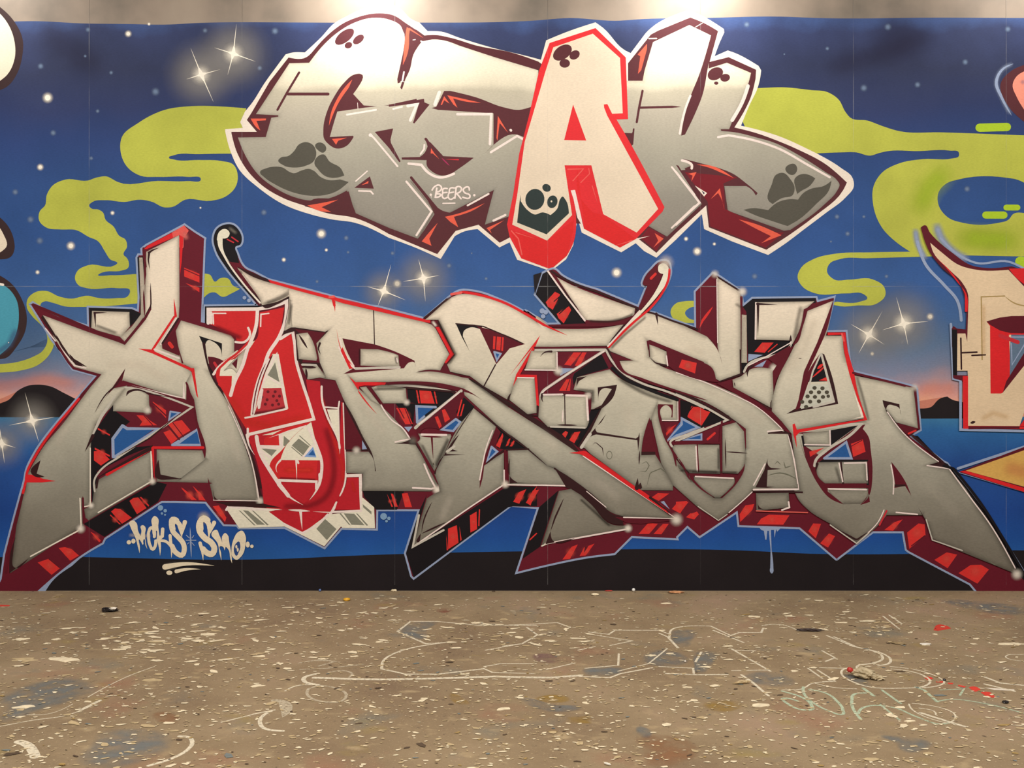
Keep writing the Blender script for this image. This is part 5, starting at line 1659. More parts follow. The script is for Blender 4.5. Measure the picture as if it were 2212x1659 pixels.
g DKs 42 .4 2749,1718 ~2805,1528 ~2847,1353
f M 2286,1261 2321,1254 ~2321,1170 2364,1009 ~2399,966 ~2504,820 2518,839 2841,832 2855,713 2777,688 ~2840,748 ~2875,923 ~2861,1134 ~2847,1226 2798,1297 2819,1332 2749,1311 2538,1156 2462,1079 2321,1170 2434,1212 2532,1212 2532,1275 2293,1268
f K 2532,1283 2764,1325 2532,1156 2321,1156 2307,1240
f G 2321,1261 2532,1283 2543,1163 2335,1170
r DKs 46 .34 2321,1261 2532,1283 2543,1163 2335,1170
s WL 11 2335,1170 2539,1167 2536,1283
f B 2490,1065 2666,1191 2708,1065
s H 18 2490,1061 2666,1191 2708,1061 2490,1061
f S 2704,1177 2799,1212 2820,1114 2722,1072
b RSH 49 .55 2761,1144
s M 6 2704,1156 2792,1205
f S 2371,1114 2490,1146 2378,1072
b RSH 31 .55 2413,1111
f K 2476,1051 2840,1051 2847,820 2826,820 2841,1037 2448,1030
s GL 22 2279,1275 2715,1332 2785,1332 ~2715,1261 ~2504,1121 ~2420,1037 2413,1002
f G 2441,1030 2834,1037 2826,1030 2840,861 2834,861 2497,861 ~2434,931
r DKs 46 .34 2441,1030 2834,1037 2826,1030 2840,861 2834,861 2497,861 ~2434,931
s N 14 2624,1030 2641,861
s WL 10 2609,1023 2638,875
u N 24 2434,1016 2420,952
s WL 11 2651,1023 2826,1026 2833,889
f M 2490,857 2854,846 2854,825 2504,825
f G 2522,821 2831,821 2837,811 ~2847,769 2777,698 2644,695 2638,695 ~2560,748
r DKs 46 .34 2522,821 2831,821 2837,811 ~2847,769 2777,698 2644,695 2638,695 ~2560,748
s WL 11 2525,818 2827,811
f M 2497,839 2518,818 2518,797 2645,695 ~2539,741 ~2434,867 2364,1008 ~2314,1142 2286,1261 ~2328,1107 ~2399,966 ~2448,902
f M 2840,832 2875,923 ~2861,818 2777,688 ~2833,755
f G 2350,2237 2560,2335 ~2532,2159 2504,2040 2638,2040 ~2666,1843 2722,1738 ~2785,1507 2820,1381 2279,1290 2244,1240 2153,1353 2072,1437 2076,1535 ~2118,1690 ~2223,1901 ~2314,2103
r DKs 46 .34 2350,2237 2560,2335 ~2532,2159 2504,2040 2638,2040 ~2666,1843 2722,1738 ~2785,1507 2820,1381 2279,1290 2244,1240 2153,1353 2072,1437 2076,1535 ~2118,1690 ~2223,1901 ~2314,2103
f R 2518,2064 2659,2064 ~2673,1949 ~2729,1738 ~2757,1592 2834,1367 2293,1268 2265,1240 2272,1142 2244,1254 2237,1332 2255,1339 2272,1290 2806,1374 ~2750,1549 ~2680,1774 ~2645,1949 2638,2047 2518,2043
s RP 14 2631,2054 2648,1998
f WS2 2722,1606 2785,1458 2806,1388 2708,1374 2785,1395
f M 2567,2335 2434,1984 2328,1753 2279,1493 2251,1430 2293,1465 ~2364,1753 ~2434,1908 ~2504,2068
f M 2328,2251 2567,2342 2567,2321 2357,2237 ~2321,2117 ~2258,1970 2244,1963 ~2307,2131
f N 2469,1899 2490,1892 ~2546,1738 2602,1495 2314,1443 2188,1415 2258,1457 2567,1506
f K 2462,1880 2532,1676 2357,1669
f GY 2364,1651 2525,1651 2560,1514 2307,1455 2293,1493
f M 2462,1880 2364,1669 2293,1458 2188,1416 2258,1444 ~2307,1592 ~2364,1753 2455,1894
f S 2448,1683 2504,1708 2522,1679
b RSH 12 .55 2491,1690
t S 24 2434,1774 2483,1816
t S 14 2392,1704 2504,1802
s GL 14 2462,1894 2399,1753 2343,1535
s GL 18 2469,1887 2567,1514 2406,1472
e D2 17 15 0 2413,1623
e D2 17 15 0 2385,1588
e D2 17 15 0 2448,1588
e D2 17 15 0 2357,1555
e D2 17 15 0 2416,1551
e D2 17 15 0 2476,1620
e D2 17 15 0 2314,1511
e D2 17 15 0 2378,1513
e D2 17 15 0 2448,1516
e D2 17 15 0 2346,1472
e D2 17 15 0 2511,1588
e D2 17 15 0 2480,1551
e D2 14 13 0 2522,1557
t N 7 2283,1859 2311,1859
f N 2956,1525 3090,1493 3100,1405 ~3086,1465 ~3044,1483 ~3002,1486 ~2988,1465 ~3016,1388 3072,1346 3241,1300 3185,1240 ~3086,1311 ~2995,1430 ~2967,1479
f M 3072,1342 3241,1300 3170,1240 ~3114,1283
s S 14 3163,1258 3220,1283
s WL 8 2995,1430 ~3086,1304 3402,1037
s N 18 3199,1240 3444,1023
s M 18 2721,1743 3135,1641
s M 17 3213,1613 3248,1297
b WS 42 .5 3213,1627
f N 3318,1005 3416,1030 3480,1002 3451,987
f M 3026,1033 ~3044,931 3058,840 3051,839 3033,762 3051,825 3135,842 3185,762 ~3142,867
f N 3051,853 3142,853 3139,839 3051,832
s WL 10 3023,1008 ~3044,888 3041,776
s WL 10 3311,1004 3487,979 ~3662,741 ~3803,551 4014,186
s K 21 3444,1001 3522,979 ~3733,713 ~3908,439 4092,129
b WS 56 .8 4028,136
f N 3241,670 3269,614 ~3311,537 3353,424 3437,382 3346,417 3290,586
s GL 10 3304,572 3353,410 3592,326
s WL 11 3065,630 3234,614
s WL 8 2967,649 ~2918,551 2840,467
s R2 14 2988,642 2932,530
t N 14 2580,502 2749,410 2840,474
s GL 10 2538,530 2749,382 2847,467
t N3 10 3733,298 3845,214 3929,235
f N 1914,804 2321,797 2321,783 1921,790
f G 1946,783 2206,786 2216,670 1949,642
r DKs 46 .34 1946,783 2206,786 2216,670 1949,642
s WL 13 2206,713 2213,670 2153,649
f N 1956,734 ~1970,677 2047,649 1963,656
s RP2 10 1949,642 2357,628
s GL 7 1485,677 1647,565 1717,614
t N3 8 2040,924 ~2139,945 2272,896
t N3 7 2097,1016 2118,1037 2146,1009
t N3 7 2167,1037 2181,987 2230,1002
f N 2058,1465 2069,1437 2065,1465 2072,1528 2062,1507
f H 1970,512 2146,502 2118,474 2111,495 2097,424 2093,488 2069,488 2074,326 ~2088,186 ~2087,151 ~2076,140 ~2063,151 2063,186 2066,326 2051,481 2040,481 2033,410 2023,410 2012,481 1991,488
part bubble
e H 15 15 0 -2136,2343
part bubble
e H 15 15 0 -2100,2320
part bubble
e H 21 21 0 241,2237
part bubble
e H 18 18 0 269,2226
part bubble
e H 18 18 0 248,2194
part bubble
e H2 22 22 0 -2808,665
part bubble
e H2 14 14 0 -2770,642
part bubble
e H2 10 10 0 -2796,620
part bubble
e H2 8 8 0 -2771,609
part bubble
e H2 27 27 0 -1025,597
part bubble
e H2 14 14 0 -983,581
part bubble
e H2 11 11 0 -1002,559
part block_shadow
f BLK 171,2525 238,2546 182,2370
part airbrush_shading
g DKs 35 .45 1331,966 1647,952
g DKs 28 .4 1647,1149 1647,966
g LT 105 .25 1380,1949 1556,1892
g LT 119 .22 1521,1620 1802,1479 2012,1339
g LT 105 .25 2434,2194 2328,1949 2188,1738
g LT 141 .12 2889,1669 2889,1353 3100,1142
g LT 155 .08 3241,923 3592,572
g LT 126 .2 926,1528 926,1283
g LT 141 .2 189,1283 399,1107
g LT 141 .18 610,923 891,713
g LT 112 .2 -476,783 -581,537
g DKs 42 .35 1773,2300 1844,2258
g DKs 42 .4 2580,1002 2623,861
piece signature|cream spray signature reading MCKS * SMO on blue, with two underline strokes|graffiti|
part character|cream letter M
g WSs 42 .3 -3065,448 -2878,439
f CT ~-3056,551 ~-3028,565 ~-3002,548 ~-2986,481 -2967,439 ~-2960,485 ~-2966,518 ~-2948,527 ~-2930,513 ~-2932,448 ~-2923,383 -2913,336 ~-2927,364 ~-2941,415 ~-2948,369 ~-2962,392 ~-2976,411 ~-2972,355 -2974,301 ~-2986,345 ~-3009,429 ~-3046,509
part character|cream letter C
s CT 24 ~-2857,434 ~-2862,490 ~-2881,506 ~-2901,476 ~-2903,429 ~-2890,364 ~-2869,334 ~-2850,359 ~-2846,401
part character|cream letter K
f CT ~-2878,574 ~-2855,600 ~-2829,583 ~-2825,513 ~-2813,429 ~-2804,373 -2811,280 ~-2822,355 ~-2836,411 ~-2843,481 -2850,427 ~-2860,422 ~-2869,448 ~-2874,518
s CT 28 -2790,495 -2794,439 -2827,411
s CT 22 -2822,401 ~-2766,397 ~-2729,364
part character|cream letter S
s CT 25 -2731,443 -2724,369
u CT 21 -2717,355 -2720,266
s CT 47 -2706,565 -2717,527 -2710,495
s CT 40 ~-2678,565 ~-2710,574 ~-2720,527 ~-2710,481 ~-2664,429 ~-2627,383 ~-2617,336 ~-2638,287 ~-2678,303 ~-2715,359
s CT 37 ~-2692,565 ~-2659,537 ~-2641,495
u CT 42 -2650,518 -2636,429
u CT 36 -2613,551 -2634,448
part star_mark|white eight pointed star
t H 13 -2571,509 -2561,266
s H 6 -2603,406 -2524,406
s H 7 -2601,446 -2578,425
s H 7 -2542,443 -2554,425
s H 6 -2557,387 -2538,364
s H 6 -2580,387 -2592,376
part dot
e CT 18 17 0 -3060,390
part dot
e CT 17 20 0 -3024,399
part character|cream letter S
b CT 61 .5 -2463,588
s CT 47 ~-2431,565 ~-2463,581 ~-2494,546 ~-2496,485 ~-2454,425 ~-2398,383 ~-2377,336 ~-2398,296 ~-2440,308 -2468,336
s CT 47 -2491,555 -2487,495
s CT 39 ~-2454,574 ~-2424,541 ~-2414,499
u CT 33 -2417,509 -2421,415
u CT 34 -2379,546 -2412,457
s CT 28 -2491,383 -2476,331
u CT 25 -2475,336 -2466,245
part character|cream letter M
f CT ~-2400,448 ~-2384,483 ~-2361,490 ~-2337,448 -2312,383 ~-2309,448 ~-2291,464 ~-2270,448 ~-2258,392 ~-2239,280 -2235,222 ~-2246,247 ~-2267,336 -2286,355 -2295,324 ~-2309,355 ~-2330,359 ~-2323,308 -2320,245 ~-2333,289 ~-2356,392 ~-2384,425
part character|cream letter O with two dots inside
f CT ~-2188,471 ~-2155,483 ~-2130,448 ~-2128,373 ~-2160,280 ~-2202,250 ~-2230,271 ~-2239,345 ~-2221,420
f B2 ~-2202,383 ~-2183,397 ~-2169,364 ~-2183,308 ~-2200,282 ~-2218,308 ~-2218,355
e CT 8 14 0 -2201,355
e CT 8 16 0 -2190,331
part dot
e CT 16 24 0 -2110,372
part dot
e CT 14 14 0 -2077,358
part underline
g WSs 63 .4 -2793,189 -2673,210
u CT 44 -2771,193 ~-2617,217 -2378,203
part underline
u CT 31 -2680,158 ~-2617,172 -2487,175
part dot
e CT 24 18 0 -2736,147
piece lettering|cream and red graffiti lettering cut off by the right frame edge, beside the dark hill|graffiti|
part outline_glow
g H 103 .9 3388,2949 ~3425,2828 ~3519,2715 3659,2640
s H 17 ~3425,2818 ~3566,2687 ~3706,2622 ~3969,2631 4092,2575 4268,2519
g H 75 .9 3224,2903 ~3238,2790 3313,2640
s H 24 3238,2790 ~3303,2612 ~3453,2444 ~3556,2322 3589,2163
s H 21 3501,2131 3522,1696 3578,1682 3578,1290 4224,1275
s H 21 4224,1198 3557,980
s H 11 3571,949 4224,756
part outline
f M 3261,2903 ~3294,2921 ~3332,2865 ~3519,2696 ~3659,2603 ~3800,2579 3950,2589 3987,2593 4362,2472 4362,1948 3510,1948 3508,2096 3522,2117 3550,2096 3620,2089 ~3613,2331 ~3575,2444 ~3425,2584 ~3332,2706
f K 3508,2089 3550,2089 3550,1717 3518,1703
f M 3518,1724 3634,1724 3634,1668 3522,1699
f R 3346,2693 ~3437,2609 ~3557,2461 ~3620,2384 3634,2230 3613,2230 3613,2370 ~3592,2419
f R 3596,1717 3638,1717 3638,1321 4092,1314 4365,1318 4365,1293 3599,1297
f M 3634,2068 3550,2096 3550,2061 3620,2054
f M 3641,1318 4049,1314 4049,1297 3641,1293
part letter
f CRE 3336,2781 ~3425,2706 ~3566,2603 ~3706,2565 3959,2565 4268,2237 4268,1948 4365,1493 4092,1451 4049,1318 3638,1321 3638,1704 3634,1760 3550,1760 3553,2057 3617,2057 3631,1991 3641,2300 ~3634,2384 ~3592,2461 ~3487,2567 ~3360,2706
f R 3964,2574 4224,2581 4224,2370 4092,2447 ~4028,2496
f R 3785,2152 4365,2159 4365,2047 3964,2047 3978,1717 3915,1585 3901,1578 3817,1578 3813,2117
f M 3785,2152 ~3803,2159 4365,2163 4365,2117 ~3817,2124
f SB2 3982,2047 4365,2047 4365,2230 4092,1913 3971,1717 3971,1949
s H 10 3985,2029 4365,2026
s H 10 3982,1977 3989,1808 4092,1977
f M 4092,1913 3943,1676 3915,1585 4092,1809 4224,1985 4224,2027
s R2 31 3894,2040 4035,1987
f R 4049,1318 4092,1381 4365,1493 4365,1318
s TN 10 3750,1850 3743,2349 3929,2356
t TN 10 3929,2356 ~3992,2307 4154,2272
s N 13 3580,2019 3585,1773
s N 13 3588,1903 3708,1908
s N 13 3669,1882 3775,1887
g TNs 56 .35 3761,2300 3761,1878
g TNs 70 .3 3733,1367 3838,1423 3978,1381
t N 21 3655,1342 3697,1353
part letter
f M 3560,952 4224,1205 4224,749
f OC 3620,963 4092,1128 4224,1177 4224,791 4092,833
f R 3571,956 3620,963 4224,784 4224,749
g SALs 183 .4 3908,1002 4154,931"""
FLOOR_ART = """part chalk_drawing
s CHW 17 164,-1053 -238,-1053 -519,-952 -707,-952 -765,-1212 -549,-1505 -403,-1465 ~-687,-1661 ~-756,-1796 -756,-2026 -686,-2070 -605,-2124 -425,-2124 -167,-2026
s CHW 13 -168,-2015 -112,-2092 136,-2113
s CHW 13 -162,-1982 -67,-1925 141,-1925
s CHW 12 -165,-1648 40,-1518
s CHW 30 -1113,-2187 -918,-2208 -719,-2218 -393,-2198 -97,-2166 50,-2177 215,-2187 390,-2145
s CHW 15 382,-2166 552,-2187 620,-2113 817,-2004
s CHW 15 -19,-1047 102,-1031 314,-984 395,-1108
s CHW 15 101,-1108 167,-1299 64,-1505 -55,-1558
s CHW 15 513,-1227 640,-1284 690,-1183 989,-1183 1042,-1284 ~1109,-1123 ~1198,-1077 1358,-1077 1438,-1313 1510,-1241 1658,-1241 1705,-1123
s CHW 17 1040,-1299 1020,-1369 1040,-1597
s CHW 15 977,-1256 1028,-1369
s CHW 15 1351,-1183 1481,-1478
s CHW 12 516,-1284 775,-1438 620,-1545
s CHW 14 412,-1648 521,-1571
s CHW 11 201,-2037 372,-1914
s CHW 13 427,-2015 624,-1959 655,-1723
s CHW 11 611,-2070 808,-1925 972,-1610
s CHW 14 1092,-1890 1169,-1686
s CHW 13 862,-1982 1054,-2015 1038,-2113
s CHW 19 881,-2113 1051,-2135 1225,-2130
s CHW 14 1381,-1648 1508,-1661
s CHW 16 1372,-1622 1488,-2070
s CHW 17 1304,-2135 1332,-2259 1360,-2491
s CHW 11 1268,-2059 1482,-2048
s CHW 13 1714,-1062 ~1819,-1031 1921,-1197
s CHW 16 2070,-1313 2152,-1571 ~2254,-1723 ~2220,-1844 ~2118,-1925 ~2036,-1959 2004,-2026
s CHW 16 2107,-1341 2169,-1584 ~2280,-1747 ~2263,-1867 ~2211,-1937 2153,-1959
s CHW 11 2213,-1982 ~2342,-2048 ~2404,-2177 ~2404,-2249 ~2311,-2339 2238,-2358
s CHW 13 2202,-2026 ~2318,-2103 ~2330,-2239 ~2247,-2339 ~2106,-2368 ~1955,-2348 ~1892,-2259 ~1877,-2135 ~1930,-2026 1965,-2004
s CHW 13 1794,-2004 1961,-2015
s CHW 13 1722,-2015 1743,-2198
s CHW 13 1766,-2048 1797,-2249 1729,-2259
s CHW 10 1461,-2397 ~1559,-2387 ~1670,-2279 1742,-2259
s CHW 10 1670,-2279 ~1759,-2358 1867,-2378
s CHW 14 1923,-1661 1951,-1808 1871,-1879
s CHW 19 2669,-2177 2701,-2279 2810,-2319
s CHW 18 2606,-2299 2704,-2416
s CHW 14 3125,-1532 3253,-1518
s CHW 9 3126,-1747 ~3031,-1747 ~2986,-1820 3053,-1879
s CHW 13 2643,-806 2615,-1153
s CHW 13 2699,-773 2689,-1015
s CHG 18 1455,-2416 ~1534,-2527 ~1542,-2634 ~1514,-2703 ~1479,-2703 ~1427,-2617 ~1435,-2527 1489,-2572
s CHG 16 1610,-2387 ~1670,-2435 ~1694,-2581 ~1678,-2703 ~1645,-2769 ~1604,-2719 ~1559,-2581 ~1563,-2435 1590,-2348
s CHG 16 1911,-2444 ~1839,-2454 ~1776,-2563 ~1741,-2669 1720,-2834
s CHG 15 1739,-2753 ~1795,-2669 ~1874,-2634 ~1950,-2669 ~2012,-2802 ~2084,-2897 2132,-2881
s CHG 13 1899,-2617 1908,-2842
s CHG 20 1909,-2368 1918,-2491
s CHG 16 1999,-2397 2012,-2608
s CHG 18 2204,-2348 2227,-2397 2212,-2581
s CHG 12 2212,-2581 ~2308,-2545 ~2456,-2617 2570,-2753
s CHG 12 2316,-2397 2452,-2378 2379,-2482
s CHW 22 2055,-2744 2131,-2858 2183,-2928
s CHW 9 2051,-2617 ~2032,-2703 ~2063,-2818 2122,-2889
s CHW 9 2073,-2608 ~2146,-2634 ~2218,-2736 ~2183,-2834 2132,-2881
s CHW 9 2078,-2677 ~2131,-2719 2120,-2769
s CHW 9 -2473,-2928 ~-2348,-2842 ~-2231,-2786 ~-2181,-2703 -2154,-2563
s CHW 23 -2187,-2703 -2154,-2563
s CHW 8 -2240,-2509 ~-2207,-2299 ~-2170,-2156 -2088,-1971
s CHW 6 -2426,-2769 ~-2344,-2769 -2270,-2617
s CHW 43 -2281,-3118 ~-2234,-3146 ~-2159,-3228 -2115,-3293
s CHW 20 -1562,-3054 ~-1521,-3061 ~-1479,-3118 ~-1467,-3214 ~-1508,-3319 -1574,-3388
s CHW 11 -1420,-2873 -1271,-2744
s CHW 13 -1296,-2761 -1205,-2703
s CHW 20 -1215,-2711 ~-1242,-2786 ~-1230,-2881 ~-1184,-2958 -1092,-2988
s CHF 39 -1240,-2563 ~-1193,-2581 ~-1138,-2686 -1141,-2769 -1189,-2599
s CHW 25 -1108,-2113 ~-1168,-2177 ~-1149,-2259 -1067,-2309
s CHW 12 -1065,-2319 ~-1168,-2319 -1222,-2412
s CHF 16 -1065,-2319 ~-968,-2358 ~-883,-2472 ~-900,-2581 ~-1000,-2572 ~-1089,-2472 -1104,-2378 -1070,-2329
s CHF 15 -1052,-2092 ~-978,-2059 ~-914,-2113 -921,-2187
s CHF 16 -1261,-1914 ~-1188,-1867 -1053,-1879 -1131,-1971
s CHF 13 -1226,-2037 -1074,-2015 -876,-1937
part paint_stain
h BLS ~-2577,-2686 ~-2675,-2563 ~-2649,-2319 ~-2525,-2177 ~-2387,-2259 ~-2252,-2416 ~-2307,-2563 ~-2402,-2736 ~-2487,-2850
h BLS ~-1931,-3003 ~-1804,-2973 ~-1680,-3003 ~-1582,-3118 ~-1595,-3293 ~-1708,-3394 ~-1884,-3344 ~-1922,-3146
h YES ~127,-2545 ~204,-2472 ~284,-2491 ~298,-2563 ~217,-2599
h YES 271,-2802 395,-2786 383,-2889 272,-2889
h YES ~991,-2617 ~1118,-2563 ~1181,-2581 ~1150,-2686 ~1023,-2719
h YES ~-311,-2454 ~-257,-2527 ~-228,-2617 ~-270,-2617
h BLS ~1038,-1355 ~1107,-1183 ~1201,-1183 ~1165,-1411 ~1075,-1571
h BLS ~807,-1937 ~958,-1648 ~1025,-1914 ~875,-1982
h BLS ~426,-2026 ~530,-2004 ~633,-2004 ~549,-2156 ~437,-2145
h BLS ~1072,-1959 ~1201,-1673 ~1145,-2004 ~1068,-2113
h BLS ~-753,-1183 ~-686,-1000 ~-534,-968 ~-574,-1153 ~-588,-1411
h BLS ~1307,-2177 ~1395,-2092 ~1523,-2113 ~1528,-2319 ~1387,-2319
h BLS ~1734,-3061 ~1843,-3061 ~1928,-3118 ~1858,-3214 ~1767,-3241 ~1765,-3118
h BLS ~3329,-305 ~3534,-343 ~3780,-565 ~3571,-773 ~3388,-635
h BLS ~1912,-2113 ~1952,-2113 ~1984,-2239 ~1933,-2339 ~1898,-2259
h BLS ~78,-2527 ~227,-2634 ~346,-2651 ~234,-2736
h BLS ~626,-2928 ~659,-2973 ~622,-3076 ~595,-3032
h OGS ~-1782,-2736 ~-1682,-2769 ~-1647,-2897 ~-1733,-2866
h OGS ~589,-3076 ~756,-3061 ~841,-3187 ~758,-3344 ~622,-3394 ~597,-3214
h PUS ~155,-1723 ~220,-1723 ~247,-1914 ~165,-1890
h RDS ~-553,-635 ~-507,-565 ~-442,-635 ~-488,-705
f RDP 2831,-1183 ~2965,-1047 2970,-1138 2855,-1197
f RDP 2320,-2187 ~2356,-2166 2364,-2208 2322,-2228
f RDP 2358,-2249 2404,-2249 2385,-2275 2352,-2269
f RDP 2411,-2275 2442,-2279 2424,-2303 2405,-2295
f RDP 2453,-2309 2484,-2339 2461,-2358 2444,-2329
f RDP 2487,-2358 ~2529,-2339 ~2536,-2387 2485,-2425
f RDP 2512,-2435 ~2548,-2425 2545,-2527 2511,-2509
f RDP -3836,-463 -3756,-474 -3740,-510 -3806,-518
f WHP 2570,-2358 2720,-2387 2707,-2412 2607,-2397"""
def wall3d(x, z, lv): return (x*MM, -.0004-lv*STEP, z*MM)
def floor3d(x, y, lv): return (x*MM, y*MM, .0004+lv*STEP)
lay = Layers()
pieces = []
for ln in ART.split('\n'):
    if not ln.strip(): continue
    if ln.startswith('piece '): pieces.append((ln[6:].split('|'), []))
    elif ln.startswith('part '): pieces[-1][1].append((ln[5:].split('|'), []))
    else: pieces[-1][1][-1][1].append(ln)
CATS = {'mural': 'mural'}
for head, parts in pieces:
    name = head[0]
    xs, zs = [], []
    for ph, sh in parts:
        for s in sh:
            for t in s.split()[2:]:
                if ',' in t: x, z = t.lstrip('~').split(','); xs.append(float(x)); zs.append(float(z))
    loc = ((min(xs)+max(xs))/2*MM, 0, max(0, min(zs))*MM)
    root = bpy.data.objects.new(name, None); COL.objects.link(root); root.location = loc; root.empty_display_size = .1
    root['label'] = head[1]; root['category'] = head[2]
    if len(head) > 3: root['group'] = head[3]
    for ph, sh in parts:
        if sh: po = build_part(ph[0], sh, wall3d, lay, root, ph[1] if len(ph) > 1 else None, off=loc)
        if sh and ph[0] in ('glow_and_shade', 'airbrush_shading'): po['kind'] = 'stuff'  # glow part also paints lamp shading into the sky as dark patches

# board joints, slightly proud of the paint; edge highlights put into their pale colour
m, nt, b = base_nodes('joint_highlight'); b.inputs['Base Color'].default_value = rgb((186, 184, 180)); b.inputs['Roughness'].default_value = .35
n, g = noise(nt, 3.5, 4); mr = nt.nodes.new('ShaderNodeMapRange'); mr.inputs['From Min'].default_value = .42; mr.inputs['From Max'].default_value = .7; mr.inputs['To Min'].default_value = .03; mr.inputs['To Max'].default_value = .4
nt.links.new(n.outputs['Fac'], mr.inputs['Value']); nt.links.new(mr.outputs[0], b.inputs['Alpha'])
JY = -.0045
def joint(x0, x1, z0, z1):
    return mesh_obj('panel_joint', [(x0, JY, z0), (x1, JY, z0), (x1, JY, z1), (x0, JY, z1)], [(0, 1, 2, 3)], m, wall)
joint(-5, 5, 2.4310, 2.4365)
for c in cols[2:-2]:
    joint(c-.0016, c+.0016, .05, 2.43); joint(c-.0016, c+.0016, 2.437, 4.87)

# ---------------------------------------------------------------- floor drawing, stains and spatter
flay = Layers(); cur = None; fl = []
for ln in FLOOR_ART.split('\n'):
    if not ln.strip(): continue
    if ln.startswith('part '): fl.append((ln[5:].strip(), []))
    else: fl[-1][1].append(ln)
for nm, sh in sorted(fl, key=lambda a: a[0] != 'paint_stain'):
    for s in sh: build_part('chalk_line' if nm == 'chalk_drawing' else nm, [s], floor3d, flay, floor)
def flat_mat(name, c, rough=.6, spec=.4):
    m, nt, b = base_nodes(name); n, g = noise(nt, 30, 3)
    r = ramp(nt, [(.3, rgb(c, .8)), (.7, rgb(c, 1.1))]); nt.links.new(n.outputs['Fac'], r.inputs[0]); nt.links.new(r.outputs[0], b.inputs['Base Color'])
    b.inputs['Roughness'].default_value = rough; b.inputs['Specular IOR Level'].default_value = spec; return m
CHIP = [flat_mat('dried_paint_cream', (238, 220, 184)), flat_mat('dried_paint_tan', (194, 170, 128)), flat_mat('dried_paint_brown', (88, 70, 52)), flat_mat('dried_paint_blue', (120, 126, 122)), flat_mat('dried_paint_ochre', (170, 140, 84))]
def blob(cx, cy, r, n, el, ang, jag=.45):
    ca, sa = math.cos(ang), math.sin(ang); o = []
    for i in range(n):
        a = 2*math.pi*i/n; q = r*(1+random.uniform(-jag, jag)); u, v = q*math.cos(a)*el, q*math.sin(a)
        o.append((cx+u*ca-v*sa, cy+u*sa+v*ca))
    return o
V, Fc, mi = [], [], []
for k in range(9000):
    y = -random.uniform(.02, 1)**.8*5.2; hw = (7.4+y)*.56+.3; x = random.uniform(-hw, hw)
    if random.random() < .55:      # clustered spatter
        x += .25*math.sin(7*y+2*x); y += .12*math.sin(5*x)
    y = min(-.02, y)
    big = random.random(); r = .003+.006*random.random() if big < .965 else .009+.010*random.random()
    pts = blob(x, y, r, random.choice((5, 6, 7)), random.uniform(1, 2.6), random.gauss(0, .5))
    z = .0022+.0006*random.random(); b = len(V)
    V += [(p[0], min(p[1], -.003), z) for p in pts]; Fc.append(list(range(b, b+len(pts))))
    mi.append(random.choices(range(5), (48, 43, 4, 2, 3))[0])
for cxp, cyp, sx_, sy_, cnt in ((345, 1372, 110, 20, 90), (600, 1400, 150, 30, 35), (1120, 1372, 90, 22, 40), (1850, 1350, 160, 18, 40), (720, 1312, 160, 10, 40)):
    for k in range(cnt):
        d = 3307.8/(min(1650, max(1290, random.gauss(cyp, sy_)))-829.5); x = (random.gauss(cxp, sx_)-1106)*d/2000; y = d-7.4
        pts = blob(x, min(-.05, y), random.uniform(.007, .021), 9, random.uniform(1.2, 2.8), random.gauss(0, .4)); z = .0022+.0006*random.random(); b = len(V)
        V += [(p[0], p[1], z) for p in pts]; Fc.append(list(range(b, b+9))); mi.append(random.choice((0, 0, 1)))
me = bpy.data.meshes.new('paint_flecks'); me.from_pydata(V, [], Fc)
for c in CHIP: me.materials.append(c)
me.polygons.foreach_set('material_index', mi); me.update()
o = bpy.data.objects.new('paint_flecks', me); COL.objects.link(o); o.parent = floor; o['kind'] = 'stuff'
def fp(px, py):
    d = 3307.8/(py-829.5); return (px-1106)*d/2000, d-7.4
# larger dried patches that can be picked out one by one
BIG = [(450,1370,20,1.9),(430,1385,14,2.4),(310,1365,14,2.4),(122,1381,13,1.6),(225,1380,13,2),(45,1381,14,2.8),(332,1469,17,2.6),(52,1425,22,2.8),(135,1424,30,3),(45,1549,13,1.6),(50,1527,20,2.6),(45,1533,12,2),(185,1467,8,2),(190,1516,8,2.4),(555,1482,16,2.2),(560,1418,13,2.4),(578,1408,8,1.6),(1088,1338,11,1.7),(1095,1369,8,1.2),(1122,1377,13,2),(1170,1361,9,1.8),(1264,1519,11,1.7),(1158,1415,5,1.6),(1627,1332,14,2),(1437,1304,13,2.6),(1430,1362,8,2),(1448,1412,9,2.2),(1404,1416,12,2.4),(1645,1524,17,2.6),(1998,1393,12,2.2),(1820,1345,11,3),(1763,1376,7,1.6),(1710,1382,7,1.6),(1900,1371,8,1.6),(2020,1370,7,1.6),(2110,1380,8,2),(2185,1391,20,3),(1900,1335,6,1.3),(1165,1391,4,1.3),(1485,1485,8,2.6),(1840,1300,7,1.4),(1965,1558,12,2.6),(1715,1450,9,2),(820,1387,8,2.4),(690,1345,9,1.8),(765,1418,9,2.2),(858,1503,10,2.6),(1085,1532,14,2.6),(630,1590,7,2),(1030,1345,12,2.6)]
for px, py, r, el in BIG:
    x, y = fp(px, py); R = r*(7.4+y)/2000*.48
    pts = blob(0, 0, R, 11, el*.8, random.gauss(.15, .15), .45)
    Vb = [(p[0], p[1], .0028) for p in pts]+[(p[0]*1.04, p[1]*1.04, .0004) for p in pts]
    n = len(pts); Fb = [list(range(n))]+[[i, n+i, n+(i+1) % n, (i+1) % n] for i in range(n)]
    o = mesh_obj('dried_paint_patch', Vb, Fb, random.choice(CHIP[:1]*3+CHIP[1:2]), floor); o.location = (x, y, 0)

